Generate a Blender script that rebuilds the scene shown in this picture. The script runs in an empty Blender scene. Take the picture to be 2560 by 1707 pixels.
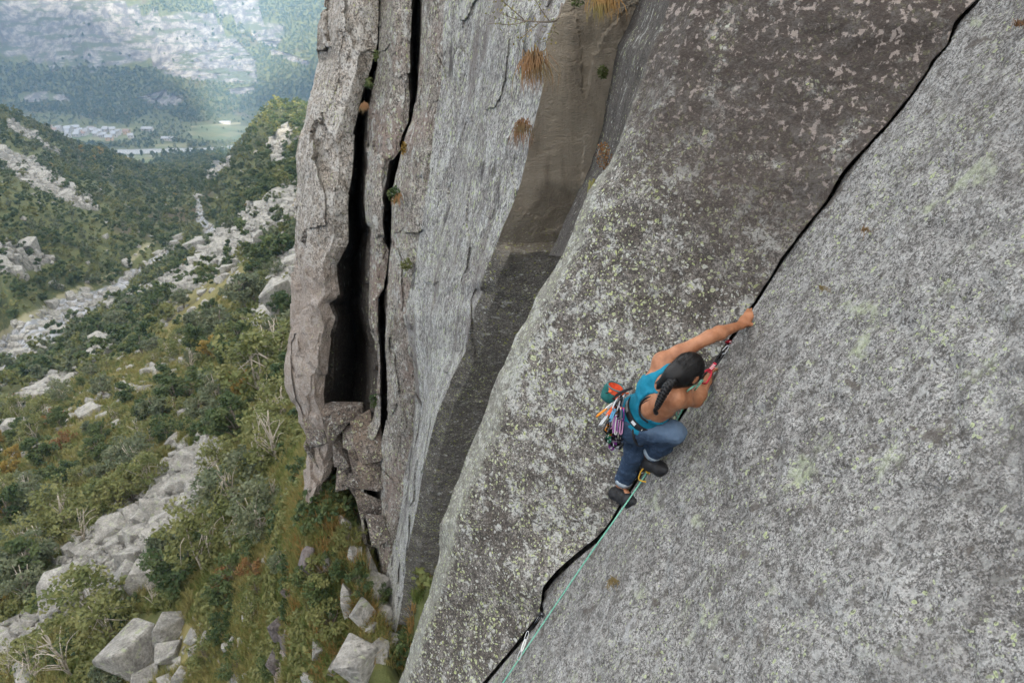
import bpy, bmesh, math, random
import numpy as np
from mathutils import Vector, Matrix
from mathutils.bvhtree import BVHTree

# ---------------------------------------------------------------- camera, sky, sun, exposure
scene = bpy.context.scene
col = scene.collection
R = math.radians
FPX, PITCH = 1707.0, R(28.0)          # focal length in photo pixels (24 mm on a 36 mm wide frame), pitch below the horizon
CP, SP = math.cos(PITCH), math.sin(PITCH)

cam_d = bpy.data.cameras.new('camera')
cam_d.lens, cam_d.sensor_width = 24.0, 36.0
cam_d.clip_start, cam_d.clip_end = 0.05, 20000.0
cam_d.dof.use_dof = True
cam_d.dof.focus_distance = 4.2
cam_d.dof.aperture_fstop = 5.0
cam = bpy.data.objects.new('camera', cam_d)
cam.location = (0, 0, 0)
cam.rotation_euler = (R(90) - PITCH, 0, 0)
col.objects.link(cam)
scene.camera = cam

SUN_TRAVEL = Vector((-0.40, 0.917, 0.0)).normalized()   # where the sunlight goes, seen from above
SUN_EL = R(13.0)
world = bpy.data.worlds.new('World')
scene.world = world
world.use_nodes = True
wn = world.node_tree
wn.nodes.clear()
w_out = wn.nodes.new('ShaderNodeOutputWorld')
w_bg = wn.nodes.new('ShaderNodeBackground')
w_sky = wn.nodes.new('ShaderNodeTexSky')
w_sky.sky_type = 'NISHITA'
w_sky.sun_disc = False
w_sky.sun_elevation = SUN_EL
w_sky.sun_rotation = math.atan2(-SUN_TRAVEL.x, -SUN_TRAVEL.y)
w_sky.altitude = 1200
w_sky.dust_density = 3.0
w_sky.ozone_density = 1.0
w_hs = wn.nodes.new('ShaderNodeHueSaturation')           # thin high cloud: a paler sky than clear blue
w_hs.inputs['Saturation'].default_value = 0.0
wn.links.new(w_sky.outputs[0], w_hs.inputs['Color'])
w_tint = wn.nodes.new('ShaderNodeMix'); w_tint.data_type = 'RGBA'; w_tint.blend_type = 'MULTIPLY'
w_tint.inputs['Factor'].default_value = 1.0
w_tint.inputs[7].default_value = (1.0, 0.955, 0.90, 1)    # afternoon cloud light
wn.links.new(w_hs.outputs[0], w_tint.inputs[6])
w_tc = wn.nodes.new('ShaderNodeTexCoord'); w_sx = wn.nodes.new('ShaderNodeSeparateXYZ')
w_mr = wn.nodes.new('ShaderNodeMapRange')                 # an overcast sky is three times brighter overhead than at the horizon
w_mr.inputs['To Min'].default_value, w_mr.inputs['To Max'].default_value = 0.45, 1.75
w_cv = wn.nodes.new('ShaderNodeMix'); w_cv.data_type = 'RGBA'; w_cv.blend_type = 'MULTIPLY'; w_cv.inputs['Factor'].default_value = 1.0
wn.links.new(w_tc.outputs['Generated'], w_sx.inputs[0]); wn.links.new(w_sx.outputs['Z'], w_mr.inputs['Value'])
wn.links.new(w_tint.outputs[2], w_cv.inputs[6]); wn.links.new(w_mr.outputs[0], w_cv.inputs[7])
wn.links.new(w_cv.outputs[2], w_bg.inputs['Color'])
wn.links.new(w_bg.outputs[0], w_out.inputs['Surface'])
w_bg.inputs['Strength'].default_value = 0.15

sun_d = bpy.data.lights.new('sun', 'SUN')
sun_d.energy = 3.6
sun_d.angle = R(1.0)
sun_d.color = (1.0, 0.90, 0.74)
sun = bpy.data.objects.new('sun', sun_d)
sun_dir = Vector((SUN_TRAVEL.x * math.cos(SUN_EL), SUN_TRAVEL.y * math.cos(SUN_EL), -math.sin(SUN_EL)))
sun.rotation_euler = sun_dir.to_track_quat('-Z', 'Y').to_euler()
col.objects.link(sun)

vs = scene.view_settings
vs.view_transform, vs.look, vs.exposure, vs.gamma = "Standard", "None", 2.85, 1.0
vs.use_curve_mapping = False
scene.cycles.max_bounces = 6
scene.cycles.diffuse_bounces = 3
scene.cycles.glossy_bounces = 2
scene.cycles.transmission_bounces = 2
scene.cycles.volume_bounces = 0
scene.cycles.transparent_max_bounces = 4
scene.cycles.use_denoising = True

# ---------------------------------------------------------------- helpers
def P(px, py, d):
    """world points of photo position(s) at depth d (metres along the viewing axis)"""
    px, py, d = np.asarray(px, float), np.asarray(py, float), np.asarray(d, float)
    x = (px - 1280.0) / FPX * d
    u = (853.5 - py) / FPX * d
    return np.stack([x, d * CP + u * SP, u * CP - d * SP], -1)

def proj(v):
    v = np.asarray(v, float)
    fw = v[..., 1] * CP - v[..., 2] * SP
    up = v[..., 1] * SP + v[..., 2] * CP
    fw = np.where(np.abs(fw) < 1e-6, 1e-6, fw)
    return 1280 + v[..., 0] / fw * FPX, 853.5 - up / fw * FPX, fw

_perm = np.random.RandomState(7).permutation(256)
_perm = np.concatenate([_perm, _perm, _perm])
_grad = np.random.RandomState(8).normal(size=(256, 3))
_grad /= np.linalg.norm(_grad, axis=1)[:, None]
def noise3(p):
    p = np.asarray(p, float)
    i = np.floor(p).astype(int)
    f = p - i
    i &= 255
    w = f * f * f * (f * (f * 6 - 15) + 10)
    r = 0
    for dx in (0, 1):
        for dy in (0, 1):
            for dz in (0, 1):
                h = _perm[_perm[_perm[(i[..., 0] + dx) & 255] + ((i[..., 1] + dy) & 255)] + ((i[..., 2] + dz) & 255)]
                g = _grad[h]
                dot = g[..., 0] * (f[..., 0] - dx) + g[..., 1] * (f[..., 1] - dy) + g[..., 2] * (f[..., 2] - dz)
                r = r + dot * (w[..., 0] if dx else 1 - w[..., 0]) * (w[..., 1] if dy else 1 - w[..., 1]) * (w[..., 2] if dz else 1 - w[..., 2])
    return r * 1.6
def fbm(p, oct=4, rough=0.5, ridged=False):
    a, s, r = 1.0, 0.0, 0
    p = np.asarray(p, float)
    for k in range(oct):
        n = noise3(p * (2.0 ** k) + 17.3 * k)
        if ridged:
            n = 1 - 2 * np.abs(n)
        r = r + a * n
        s += a
        a *= rough
    return r / s
def vnoise(p, oct=3, rough=0.5):
    return np.stack([fbm(p + o, oct, rough) for o in (0.0, 31.7, 77.1)], -1)

def new_mesh(name, V, Fc, smooth=True):
    me = bpy.data.meshes.new(name)
    V = np.ascontiguousarray(V, dtype=np.float32)
    if isinstance(Fc, np.ndarray):
        n, k = Fc.shape
        me.vertices.add(len(V))
        me.vertices.foreach_set('co', V.ravel())
        me.loops.add(n * k)
        me.loops.foreach_set('vertex_index', np.ascontiguousarray(Fc, dtype=np.int32).ravel())
        me.polygons.add(n)
        me.polygons.foreach_set('loop_start', np.arange(0, n * k, k, dtype=np.int32))
        me.polygons.foreach_set('loop_total', np.full(n, k, dtype=np.int32))
        me.update(calc_edges=True)
    else:
        me.from_pydata([tuple(map(float, v)) for v in V], [], Fc)
        me.update()
    if smooth:
        me.polygons.foreach_set('use_smooth', np.ones(len(me.polygons), dtype=bool))
    return me

def obj(name, me, mat=None, parent=None, label=None, cat=None, group=None, kind=None, link=True):
    o = bpy.data.objects.new(name, me)
    if me is not None and mat is not None:
        me.materials.clear()
        for m in (mat if isinstance(mat, (list, tuple)) else [mat]):
            me.materials.append(m)
    if link:
        col.objects.link(o)
    if parent is not None:
        o.parent = parent
    tag(o, label, cat, group, kind)
    return o
def tag(o, label=None, cat=None, group=None, kind=None):
    if label: o['label'] = label
    if cat: o['category'] = cat
    if group: o['group'] = group
    if kind: o['kind'] = kind
    return o
def empty(name, loc, label=None, cat=None, group=None, rz=0.0):
    o = bpy.data.objects.new(name, None)
    o.location = loc
    o.rotation_euler = (0, 0, rz)
    o.empty_display_size = 0.1
    col.objects.link(o)
    return tag(o, label, cat, group)

def grid_faces(nr, nc):
    i = np.arange((nr - 1) * (nc - 1))
    r, c = i // (nc - 1), i % (nc - 1)
    a = r * nc + c
    return np.stack([a, a + 1, a + nc + 1, a + nc], -1)

def attr(me, name, vals):
    a = me.attributes.new(name, 'FLOAT', 'POINT')
    a.data.foreach_set('value', np.ascontiguousarray(vals, dtype=np.float32))

def tube(pts, rad, n=8, cap=True, closed=False):
    """swept tube; returns verts, quad faces list"""
    pts = np.asarray(pts, float)
    rad = np.broadcast_to(np.asarray(rad, float), (len(pts),))
    T = np.gradient(pts, axis=0)
    if closed:
        T = np.roll(pts, -1, 0) - np.roll(pts, 1, 0)
    T /= np.linalg.norm(T, axis=1)[:, None] + 1e-12
    ref = np.array([0.3, 0.1, 0.95])
    if abs(T[0] @ ref) > 0.9: ref = np.array([1.0, 0.1, 0.0])
    N = np.cross(T[0], ref); N /= np.linalg.norm(N)
    V = []
    a = np.arange(n) / n * 2 * math.pi
    for k in range(len(pts)):
        N = N - T[k] * (N @ T[k]); N /= np.linalg.norm(N) + 1e-12
        B = np.cross(T[k], N)
        V.append(pts[k] + rad[k] * (np.cos(a)[:, None] * N + np.sin(a)[:, None] * B))
    V = np.concatenate(V)
    Fc = []
    m = len(pts)
    for k in range(m if closed else m - 1):
        k2 = (k + 1) % m
        for j in range(n):
            j2 = (j + 1) % n
            Fc.append((k * n + j, k * n + j2, k2 * n + j2, k2 * n + j))
    if cap and not closed:
        Fc.append(tuple(range(n - 1, -1, -1)))
        Fc.append(tuple((m - 1) * n + j for j in range(n)))
    return V, Fc

class MB:
    """collects shapes into one mesh"""
    def __init__(s): s.V, s.F, s.n = [], [], 0
    def add(s, V, Fc):
        s.V.append(np.asarray(V, float)); s.F += [tuple(i + s.n for i in f) for f in Fc]; s.n += len(V); return s
    def tube(s, pts, rad, n=8, **k): return s.add(*tube(pts, rad, n, **k))
    def box(s, c, sz, rot=None):
        q = np.array([[x, y, z] for x in (-.5, .5) for y in (-.5, .5) for z in (-.5, .5)]) * np.asarray(sz, float)
        if rot is not None: q = q @ np.asarray(rot).T
        return s.add(q + np.asarray(c, float), [(0, 1, 3, 2), (4, 6, 7, 5), (0, 4, 5, 1), (2, 3, 7, 6), (0, 2, 6, 4), (1, 5, 7, 3)])
    def mesh(s, name, smooth=True): return new_mesh(name, np.concatenate(s.V), s.F, smooth)

def spline(pts, n):
    """Catmull-Rom through pts"""
    pts = np.asarray(pts, float)
    q = np.vstack([2 * pts[0] - pts[1], pts, 2 * pts[-1] - pts[-2]])
    t = np.linspace(0, len(pts) - 1 - 1e-9, n)
    k = t.astype(int); f = (t - k)[:, None]
    a, b, c, d = q[k], q[k + 1], q[k + 2], q[k + 3]
    return 0.5 * (2 * b + (c - a) * f + (2 * a - 5 * b + 4 * c - d) * f * f + (3 * b - a - 3 * c + d) * f ** 3)

rng = np.random.RandomState(11)
# ---------------------------------------------------------------- materials
class NT:
    def __init__(s, name):
        s.m = bpy.data.materials.new(name); s.m.use_nodes = True
        s.t = s.m.node_tree; s.t.nodes.clear()
        s.out = s.t.nodes.new('ShaderNodeOutputMaterial')
        s.bsdf = s.t.nodes.new('ShaderNodeBsdfPrincipled')
        s.t.links.new(s.bsdf.outputs[0], s.out.inputs['Surface'])
        s.bsdf.inputs['Roughness'].default_value = 0.85
        s.bsdf.inputs['Specular IOR Level'].default_value = 0.25
    def n(s, kind, **kw):
        nd = s.t.nodes.new('ShaderNode' + kind)
        for k, v in kw.items(): setattr(nd, k, v)
        return nd
    def link(s, a, b): s.t.links.new(a, b)
    def put(s, sock, v):
        if isinstance(v, bpy.types.NodeSocket): s.link(v, sock)
        else:
            if hasattr(sock.default_value, '__len__') and not hasattr(v, '__len__'): v = (v, v, v, 1)
            elif hasattr(sock.default_value, '__len__') and len(sock.default_value) == 4 and len(v) == 3: v = (*v, 1)
            sock.default_value = v
    def pos(s, scale=(1, 1, 1), rot=(0, 0, 0), obj=False):
        if obj:
            g = s.n('TexCoord').outputs['Object']
        else:
            g = s.n('NewGeometry').outputs['Position']
        mp = s.n('Mapping'); s.link(g, mp.inputs['Vector'])
        mp.inputs['Scale'].default_value = scale; mp.inputs['Rotation'].default_value = rot
        return mp.outputs[0]
    def noise(s, vec, scale, detail=4, rough=0.5, dist=0.0):
        nd = s.n('TexNoise'); s.link(vec, nd.inputs['Vector'])
        nd.inputs['Scale'].default_value = scale; nd.inputs['Detail'].default_value = detail
        nd.inputs['Roughness'].default_value = rough; nd.inputs['Distortion'].default_value = dist
        return nd.outputs[0]
    def voro(s, vec, scale, rnd=1.0, feature='F1'):
        nd = s.n('TexVoronoi', feature=feature); s.link(vec, nd.inputs['Vector'])
        nd.inputs['Scale'].default_value = scale; nd.inputs['Randomness'].default_value = rnd
        return nd
    def ramp(s, v, a, b, lo=0.0, hi=1.0):
        nd = s.n('MapRange', interpolation_type='SMOOTHSTEP'); s.link(v, nd.inputs['Value'])
        nd.inputs['From Min'].default_value, nd.inputs['From Max'].default_value = a, b
        nd.inputs['To Min'].default_value, nd.inputs['To Max'].default_value = lo, hi
        return nd.outputs[0]
    def math(s, op, a, b=0.0):
        nd = s.n('Math', operation=op); s.put(nd.inputs[0], a); s.put(nd.inputs[1], b)
        return nd.outputs[0]
    def mix(s, f, a, b, mode='MIX'):
        nd = s.n('Mix', data_type='RGBA', blend_type=mode)
        s.put(nd.inputs['Factor'], f); s.put(nd.inputs[6], a); s.put(nd.inputs[7], b)
        return nd.outputs[2]
    def attr(s, name):
        return s.n('Attribute', attribute_name=name).outputs['Fac']
    def bump(s, h, strength=0.5, dist=0.02):
        nd = s.n('Bump'); s.link(h, nd.inputs['Height'])
        nd.inputs['Strength'].default_value = strength; nd.inputs['Distance'].default_value = dist
        s.link(nd.outputs[0], s.bsdf.inputs['Normal'])
    def color(s, c): s.put(s.bsdf.inputs['Base Color'], c); return s

def simple(name, c, rough=0.7, var=0.12, scale=30.0, metal=0.0, spec=0.3, bump=0.0):
    t = NT(name)
    v = t.pos(obj=True)
    n = t.noise(v, scale, 4, 0.6)
    k = t.ramp(n, 0.25, 0.75, 1 - var, 1 + var)
    t.color(t.mix(1.0, c, t.n('CombineColor').outputs[0] if False else c) if False else t.mix(1.0, c, _grey(t, k), 'MULTIPLY'))
    t.bsdf.inputs['Roughness'].default_value = rough
    t.bsdf.inputs['Metallic'].default_value = metal
    t.bsdf.inputs['Specular IOR Level'].default_value = spec
    if bump: t.bump(n, bump, 0.005)
    return t.m
def _grey(t, v):
    nd = t.n('CombineColor'); 
    for k in range(3): t.link(v, nd.inputs[k])
    return nd.outputs[0]

def granite(name, dark, mid, light, s=1.0, grey=0.5, green=0.5, black=0.5, stretch=(1, 1, 1), rot=(0, 0, 0),
            big=0.5, green_col=(0.36, 0.40, 0.17), grey_col=(0.46, 0.46, 0.43), bump=0.6, bdist=0.012, tint=None, zones=()):
    """speckled granite with grey crust lichen, yellow-green map lichen and black specks"""
    t = NT(name)
    v0 = t.pos()
    v = t.pos(stretch, rot)
    warp = t.n('VectorMath', operation='MULTIPLY_ADD')
    nz = t.n('TexNoise'); t.link(v, nz.inputs['Vector']); nz.inputs['Scale'].default_value = 9 * s; nz.inputs['Detail'].default_value = 1
    t.link(nz.outputs['Color'], warp.inputs[0]); warp.inputs[1].default_value = (0.09 / s,) * 3; t.link(v, warp.inputs[2])
    vw = warp.outputs[0]
    n_big = t.noise(v, big * s, 4, 0.6)
    n_mid = t.noise(v, 5 * s, 5, 0.68)
    n_fine = t.noise(v, 38 * s, 3, 0.7)
    gv = t.n('SeparateColor'); t.link(t.voro(v, 105 * s).outputs['Color'], gv.inputs[0]); n_grain = gv.outputs[0]
    base = t.mix(t.ramp(n_big, 0.36, 0.64), dark, mid)
    base = t.mix(t.ramp(n_mid, 0.42, 0.70), base, light)
    k = t.math('ADD', t.math('MULTIPLY', n_fine, 0.9), t.math('MULTIPLY', n_grain, 0.38))
    base = t.mix(1.0, base, _grey(t, t.ramp(k, 0.40, 0.88, 0.42, 1.58)), 'MULTIPLY')
    if tint:
        base = t.mix(t.ramp(t.noise(v0, 0.9 * s, 4, 0.6), 0.48, 0.68), base, tint)
    # grey crust
    g1 = t.math('ADD', t.noise(vw, 6.5 * s, 6, 0.74), t.math('MULTIPLY', t.math('SUBTRACT', n_big, 0.5), 0.35))
    gm = t.ramp(g1, 0.62 - 0.16 * grey, 0.68 - 0.16 * grey)
    gcol = t.mix(t.ramp(n_fine, 0.3, 0.7), tuple(c * 0.72 for c in grey_col), grey_col)
    base = t.mix(t.math('MULTIPLY', gm, 0.85), base, gcol)
    n_pat = t.noise(v0, 1.7 * s, 2)
    # round crust rosettes, two sizes
    for sc, th in ((19.0, 0.26), (40.0, 0.30)):
        vo = t.voro(vw, sc * s)
        pick = t.n('SeparateColor'); t.link(vo.outputs['Color'], pick.inputs[0])
        inside = t.ramp(t.math('ADD', vo.outputs['Distance'], t.math('MULTIPLY', t.math('SUBTRACT', n_fine, 0.5), 0.35)), th + 0.10, th)
        on = t.math('GREATER_THAN', t.math('ADD', pick.outputs[0], t.math('MULTIPLY', t.math('SUBTRACT', n_pat, 0.5), 1.2)), 1.02 - 0.42 * green)
        ring = t.ramp(vo.outputs['Distance'], 0.05, th, 0.75, 1.15)
        lc = t.mix(pick.outputs[1], green_col, tuple(0.55 * a + 0.45 * b for a, b in zip(green_col, grey_col)))
        lc = t.mix(1.0, lc, _grey(t, ring), 'MULTIPLY')
        base = t.mix(t.math('MULTIPLY', t.math('MULTIPLY', inside, on), 0.9), base, lc)
        on2 = t.math('MULTIPLY', t.math('GREATER_THAN', pick.outputs[2], 1.0 - 0.28 * grey), inside)
        base = t.mix(t.math('MULTIPLY', on2, 0.8), base, grey_col)
    # black specks
    bn = t.noise(vw, 30 * s, 4, 0.75)
    base = t.mix(t.math('MULTIPLY', t.ramp(bn, 0.60 - 0.10 * black, 0.66 - 0.10 * black), 0.82), base, (0.045, 0.041, 0.038))
    for mk, colr, amt in zones:
        base = t.mix(t.math('MULTIPLY', mk(t, v0, v), amt), base, colr)
    t.color(base)
    hgt = t.math('ADD', t.math('MULTIPLY', n_mid, 1.5), n_fine)
    t.bump(hgt, bump, bdist)
    t.bsdf.inputs['Roughness'].default_value = 0.9
    return t.m
# ---------------------------------------------------------------- the cliff
def line(pts, ys, dep=None):
    """polyline (px,py,d) sampled at rows ys"""
    a = np.array(pts, float)
    x = np.interp(ys, a[:, 1], a[:, 0])
    inv = np.interp(ys, a[:, 1], 1.0 / a[:, 2])
    # extend straight past both ends
    for end, sel in ((0, ys < a[0, 1]), (-1, ys > a[-1, 1])):
        if sel.any():
            p, q = (a[0], a[min(3, len(a) - 1)]) if end == 0 else (a[-1], a[max(-4, -len(a))])
            sl = (q[0] - p[0]) / (q[1] - p[1]); si = (1 / q[2] - 1 / p[2]) / (q[1] - p[1])
            x[sel] = p[0] + sl * (ys[sel] - p[1]); inv[sel] = 1 / p[2] + si * (ys[sel] - p[1])
    return P(x, ys, 1.0 / np.maximum(inv, 0.004))

def xy_d(xy, dtab):
    """give a px,py polyline a depth by interpolating (py,d) table"""
    t = np.array(dtab, float)
    return [(x, y, float(1 / np.interp(y, t[:, 0], 1 / t[:, 1]))) for x, y in xy]

def rock_disp(V, amp, freq, seed=0.0, oct=5, rough=0.55):
    return V + amp * vnoise(V * freq + seed, oct, rough)

def facets(V, size, seed=0):
    """blocky jointing: every cell of a jittered grid is a flat, tilted plate; returns height and a sideways push"""
    rs = np.random.RandomState(seed)
    tab = rs.uniform(-1, 1, (4096, 8))
    Q = V / np.asarray(size) + 0.10 * vnoise(V * 2.2, 2)
    base = np.floor(Q).astype(int)
    best = np.full(len(V), 1e9); h = np.zeros(len(V)); sx = np.zeros(len(V))
    for dx in (-1, 0, 1):
        for dy in (-1, 0, 1):
            for dz in (-1, 0, 1):
                c = base + np.array([dx, dy, dz])
                k = (c[:, 0] * 73856093 ^ c[:, 1] * 19349663 ^ c[:, 2] * 83492791) & 4095
                t = tab[k]
                ctr = c + 0.5 + 0.42 * t[:, :3]
                dq = Q - ctr
                d = np.abs(dq).max(1) * .6 + np.linalg.norm(dq, axis=1) * .4
                m = d < best
                best = np.where(m, d, best)
                h = np.where(m, t[:, 3] + 0.8 * (dq[:, 0] * t[:, 4] + dq[:, 1] * t[:, 5] + dq[:, 2] * t[:, 6]), h)
                sx = np.where(m, t[:, 7], sx)
    return h, sx
def cliff_relief(V):
    """relief that depends on position only, so that neighbouring sheets stay joined"""
    px = proj(V)[0]
    a = np.interp(px, [700, 880, 980, 1060, 1180, 1400], [.17, .14, .12, .05, .035, .03])
    h, sx = facets(V, (.75, .75, 1.5), 3)
    h2, sx2 = facets(V + 7, (.3, .3, .55), 5)
    W = V + 0.035 * vnoise(V * 0.5, 5, 0.6)
    W = W + (a * h + a * .16 * h2)[:, None] * _toward(V)
    W[:, 0] += a * .35 * sx + a * .12 * sx2
    return W
def band(name, lines, ys, cols, mat, amp, freq, bulge=None, step=0.0, ledge=0, **tags):
    """loft through edge lines; shared edges stay shared because the relief depends on position only"""
    L = [line(l, ys) for l in lines]
    C = []
    for k in range(len(L) - 1):
        n = cols[k]
        f = np.arange(n) / n
        for fi in f:
            C.append(L[k] * (1 - fi) + L[k + 1] * fi + ((bulge[k] * 4 * fi * (1 - fi)) * _toward(L[k]) if bulge else 0))
    C.append(L[-1])
    V = np.stack(C, 1).reshape(-1, 3)
    nc = len(C)
    e = np.minimum(np.arange(nc), np.arange(nc)[::-1]) / max(3.0, nc * 0.12)
    e = np.tile(np.clip(e, 0, 1), len(ys))[:, None]           # extra relief fades out at shared edges
    W = cliff_relief(V)
    W = W + e * (amp * vnoise(V * freq * 2.1 + 3.1, 4, 0.6))
    if step:
        q = fbm(V * np.array([0.9, 0.9, 0.55]) + 20, 4, 0.5) * 3.0
        q = np.floor(q) + np.clip((q - np.floor(q)) * 9, 0, 1)   # broken plates
        W = W + e * step * .5 * q[:, None] * _toward(V)
    if ledge:
        py_ = proj(V)[1] + 14 * fbm(V * 1.7, 3)
        f_ = np.clip((py_ - ledge) / 20.0, 0, 1)
        W = W + (e[:, 0] * .30 * f_ * f_ * (3 - 2 * f_))[:, None] * (_toward(V) - np.array([0, 0, .1]))
    V = W
    me = new_mesh(name, V, grid_faces(len(ys), len(C)))
    me.set_sharp_from_angle(angle=R(28))
    return obj(name, me, mat, kind='structure', **tags)
def _toward(L):
    return -L / np.linalg.norm(L, axis=1)[:, None]

# --- edge lines in photo pixels
CRACK_L = [(2441, 0), (2383, 60), (2363, 115), (2328, 155), (2318, 176), (2281, 231), (2228, 296), (2160, 371), (2102, 436), (2066, 502),
           (2012, 567), (1952, 647), (1884, 758), (1820, 852), (1757, 945), (1690, 1050), (1610, 1165), (1545, 1268), (1520, 1310), (1490, 1345),
           (1440, 1383), (1388, 1430), (1356, 1470), (1350, 1530), (1304, 1590), (1262, 1640), (1205, 1707), (1150, 1775)]
D_CRACK = [(-300, 3.25), (0, 3.4), (771, 4.02), (1100, 4.28), (1268, 4.45), (1707, 4.95), (1900, 5.2)]
E1 = [(1676, 0), (1666, 30), (1621, 145), (1601, 211), (1576, 261), (1546, 351), (1520, 416), (1470, 477), (1445, 537), (1420, 597), (1383, 672),
      (1344, 732), (1316, 796), (1287, 839), (1266, 893), (1232, 961), (1213, 1011), (1190, 1081), (1154, 1167), (1131, 1221), (1093, 1311),
      (1097, 1374), (1090, 1406), (1068, 1487), (1036, 1573), (1014, 1659), (996, 1707), (970, 1780)]
D_E1 = [(-300, 4.2), (0, 4.4), (500, 4.75), (960, 5.15), (1350, 5.5), (1707, 5.85), (1900, 6.1)]
E3 = [(1415, 0), (1380, 60), (1367, 100), (1359, 214), (1341, 286), (1323, 357), (1301, 457), (1278, 520), (1251, 582), (1226, 643), (1203, 704),
      (1207, 729), (1191, 764), (1175, 821), (1166, 879), (1130, 950), (1101, 1011), (1080, 1077), (1054, 1180), (1036, 1293), (1018, 1383), (1011, 1465), (990, 1560)]
D_E3 = [(-300, 8.0), (0, 8.4), (450, 9.2), (820, 10.4), (1000, 11.2), (1230, 12.6), (1465, 14.2), (1650, 15.5)]
E4 = [(1112, 0), (1102, 200), (1078, 400), (1051, 571), (1042, 643), (1023, 732), (1012, 786), (1021, 857), (1033, 921), (1040, 1000), (1034, 1090),
      (1014, 1180), (1000, 1271), (987, 1361), (973, 1428), (960, 1500)]
D_E4 = [(-300, 10.6), (0, 11), (500, 12), (800, 12.9), (1000, 13.6), (1200, 14.6), (1430, 15.8), (1650, 17)]
C2R = [(1052, 0), (1051, 107), (1048, 196), (1042, 250), (1032, 300), (1016, 343), (1005, 393), (994, 446), (987, 482), (984, 560), (982, 604), (977, 625),
       (972, 679), (967, 750), (967, 821), (963, 871), (969, 964), (967, 1057), (960, 1090), (953, 1135), (951, 1271), (938, 1311), (934, 1361), (946, 1419), (955, 1500)]
D_C2R = [(-300, 11.3), (0, 11.8), (500, 12.7), (1000, 14.2), (1300, 15.6), (1500, 17)]
C2L = [(1030, 0), (1024, 46), (1024, 171), (1026, 250), (1022, 307), (1006, 339), (1000, 375), (979, 404), (973, 446), (962, 500), (958, 560), (962, 596), (973, 627),
       (967, 679), (958, 721), (945, 745), (946, 821), (948, 871), (952, 964), (948, 1057), (935, 1090), (915, 1135), (905, 1271), (915, 1311), (920, 1361), (930, 1450)]
D_C2L = [(-300, 11.5), (0, 12.0), (500, 12.9), (1000, 14.4), (1300, 15.7), (1500, 17)]
C1R = [(948, 0), (947, 89), (945, 160), (931, 228), (918, 278), (916, 357), (917, 421), (912, 464), (912, 518), (917, 560), (926, 571), (920, 632), (919, 714),
       (917, 761), (923, 811), (941, 857), (942, 929), (937, 1000), (930, 1040), (905, 1080), (893, 1135), (893, 1200), (900, 1271), (905, 1350)]
D_C1R = [(-300, 12.1), (0, 12.6), (500, 13.5), (1000, 15.0), (1300, 16.3), (1500, 17.4)]
C1L = [(946, 0), (945, 39), (943, 107), (928, 171), (906, 232), (896, 264), (880, 343), (877, 400), (874, 440), (864, 500), (864, 564), (866, 607), (837, 662), (847, 745),
       (827, 758), (841, 796), (829, 846), (822, 911), (812, 982), (815, 1015), (840, 1060), (850, 1100), (832, 1160), (815, 1200), (795, 1240), (782, 1300), (770, 1370)]
D_C1L = [(-300, 12.0), (0, 12.5), (500, 13.6), (1000, 15.4), (1300, 17.2), (1500, 18.4)]
SIL = [(813, 0), (812, 21), (798, 36), (795, 71), (795, 107), (800, 150), (788, 214), (776, 250), (764, 304), (753, 343), (744, 393), (746, 457), (737, 550), (733, 643), (733, 721),
       (733, 811), (723, 857), (712, 911), (714, 964), (726, 1000), (742, 1012), (744, 1057), (754, 1080), (766, 1105), (761, 1153), (766, 1203), (763, 1253), (752, 1289), (743, 1320), (748, 1347), (750, 1400)]
D_SIL = [(-300, 12.9), (0, 13.4), (500, 14.5), (1000, 16.2), (1300, 17.9), (1500, 19.0)]

def mid(a, b, f, dd=0.0, da=None, db=None, n=60, y0=0, y1=1500):
    ys = np.linspace(y0, y1, n)
    A, B = np.array(a), np.array(b)
    return [(float(np.interp(y, A[:, 1], A[:, 0]) * (1 - f) + np.interp(y, B[:, 1], B[:, 0]) * f), float(y),
             float(1 / (np.interp(y, A[:, 1], 1 / A[:, 2]) * (1 - f) + np.interp(y, B[:, 1], 1 / B[:, 2]) * f) + dd)) for y in ys]

eCL, eE1, eE3, eE4 = xy_d(CRACK_L, D_CRACK), xy_d(E1, D_E1), xy_d(E3, D_E3), xy_d(E4, D_E4)
e2R, e2L, e1R, e1L, eS = xy_d(C2R, D_C2R), xy_d(C2L, D_C2L), xy_d(C1R, D_C1R), xy_d(C1L, D_C1L), xy_d(SIL, D_SIL)

# --- colour zones (rock stains and crusts; the ridge strip also paints in light)
def z_noise(scale, a, b, stretch=(1, 1, 1), detail=5):
    def f(t, v0, v):
        mp = t.n('Mapping'); t.link(v0, mp.inputs['Vector']); mp.inputs['Scale'].default_value = stretch
        return t.ramp(t.noise(mp.outputs[0], scale, detail, 0.62, 0.3), a, b)
    return f
def z_plane(pt, nrm, width, wob=0.25, scale=1.2):
    """smooth half-space mask with a ragged border"""
    nrm = np.asarray(nrm, float); nrm = nrm / np.linalg.norm(nrm)
    off = float(np.dot(pt, nrm))
    def f(t, v0, v):
        d = t.n('VectorMath', operation='DOT_PRODUCT'); t.link(v0, d.inputs[0]); d.inputs[1].default_value = tuple(nrm)
        k = t.math('ADD', t.math('SUBTRACT', d.outputs['Value'], off), t.math('MULTIPLY', t.math('SUBTRACT', t.noise(v0, scale, 6, 0.65), 0.5), wob * 4))
        return t.ramp(k, -width, width)
    return f
def z_and(a, b): return lambda t, v0, v: t.math('MULTIPLY', a(t, v0, v), b(t, v0, v))

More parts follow.
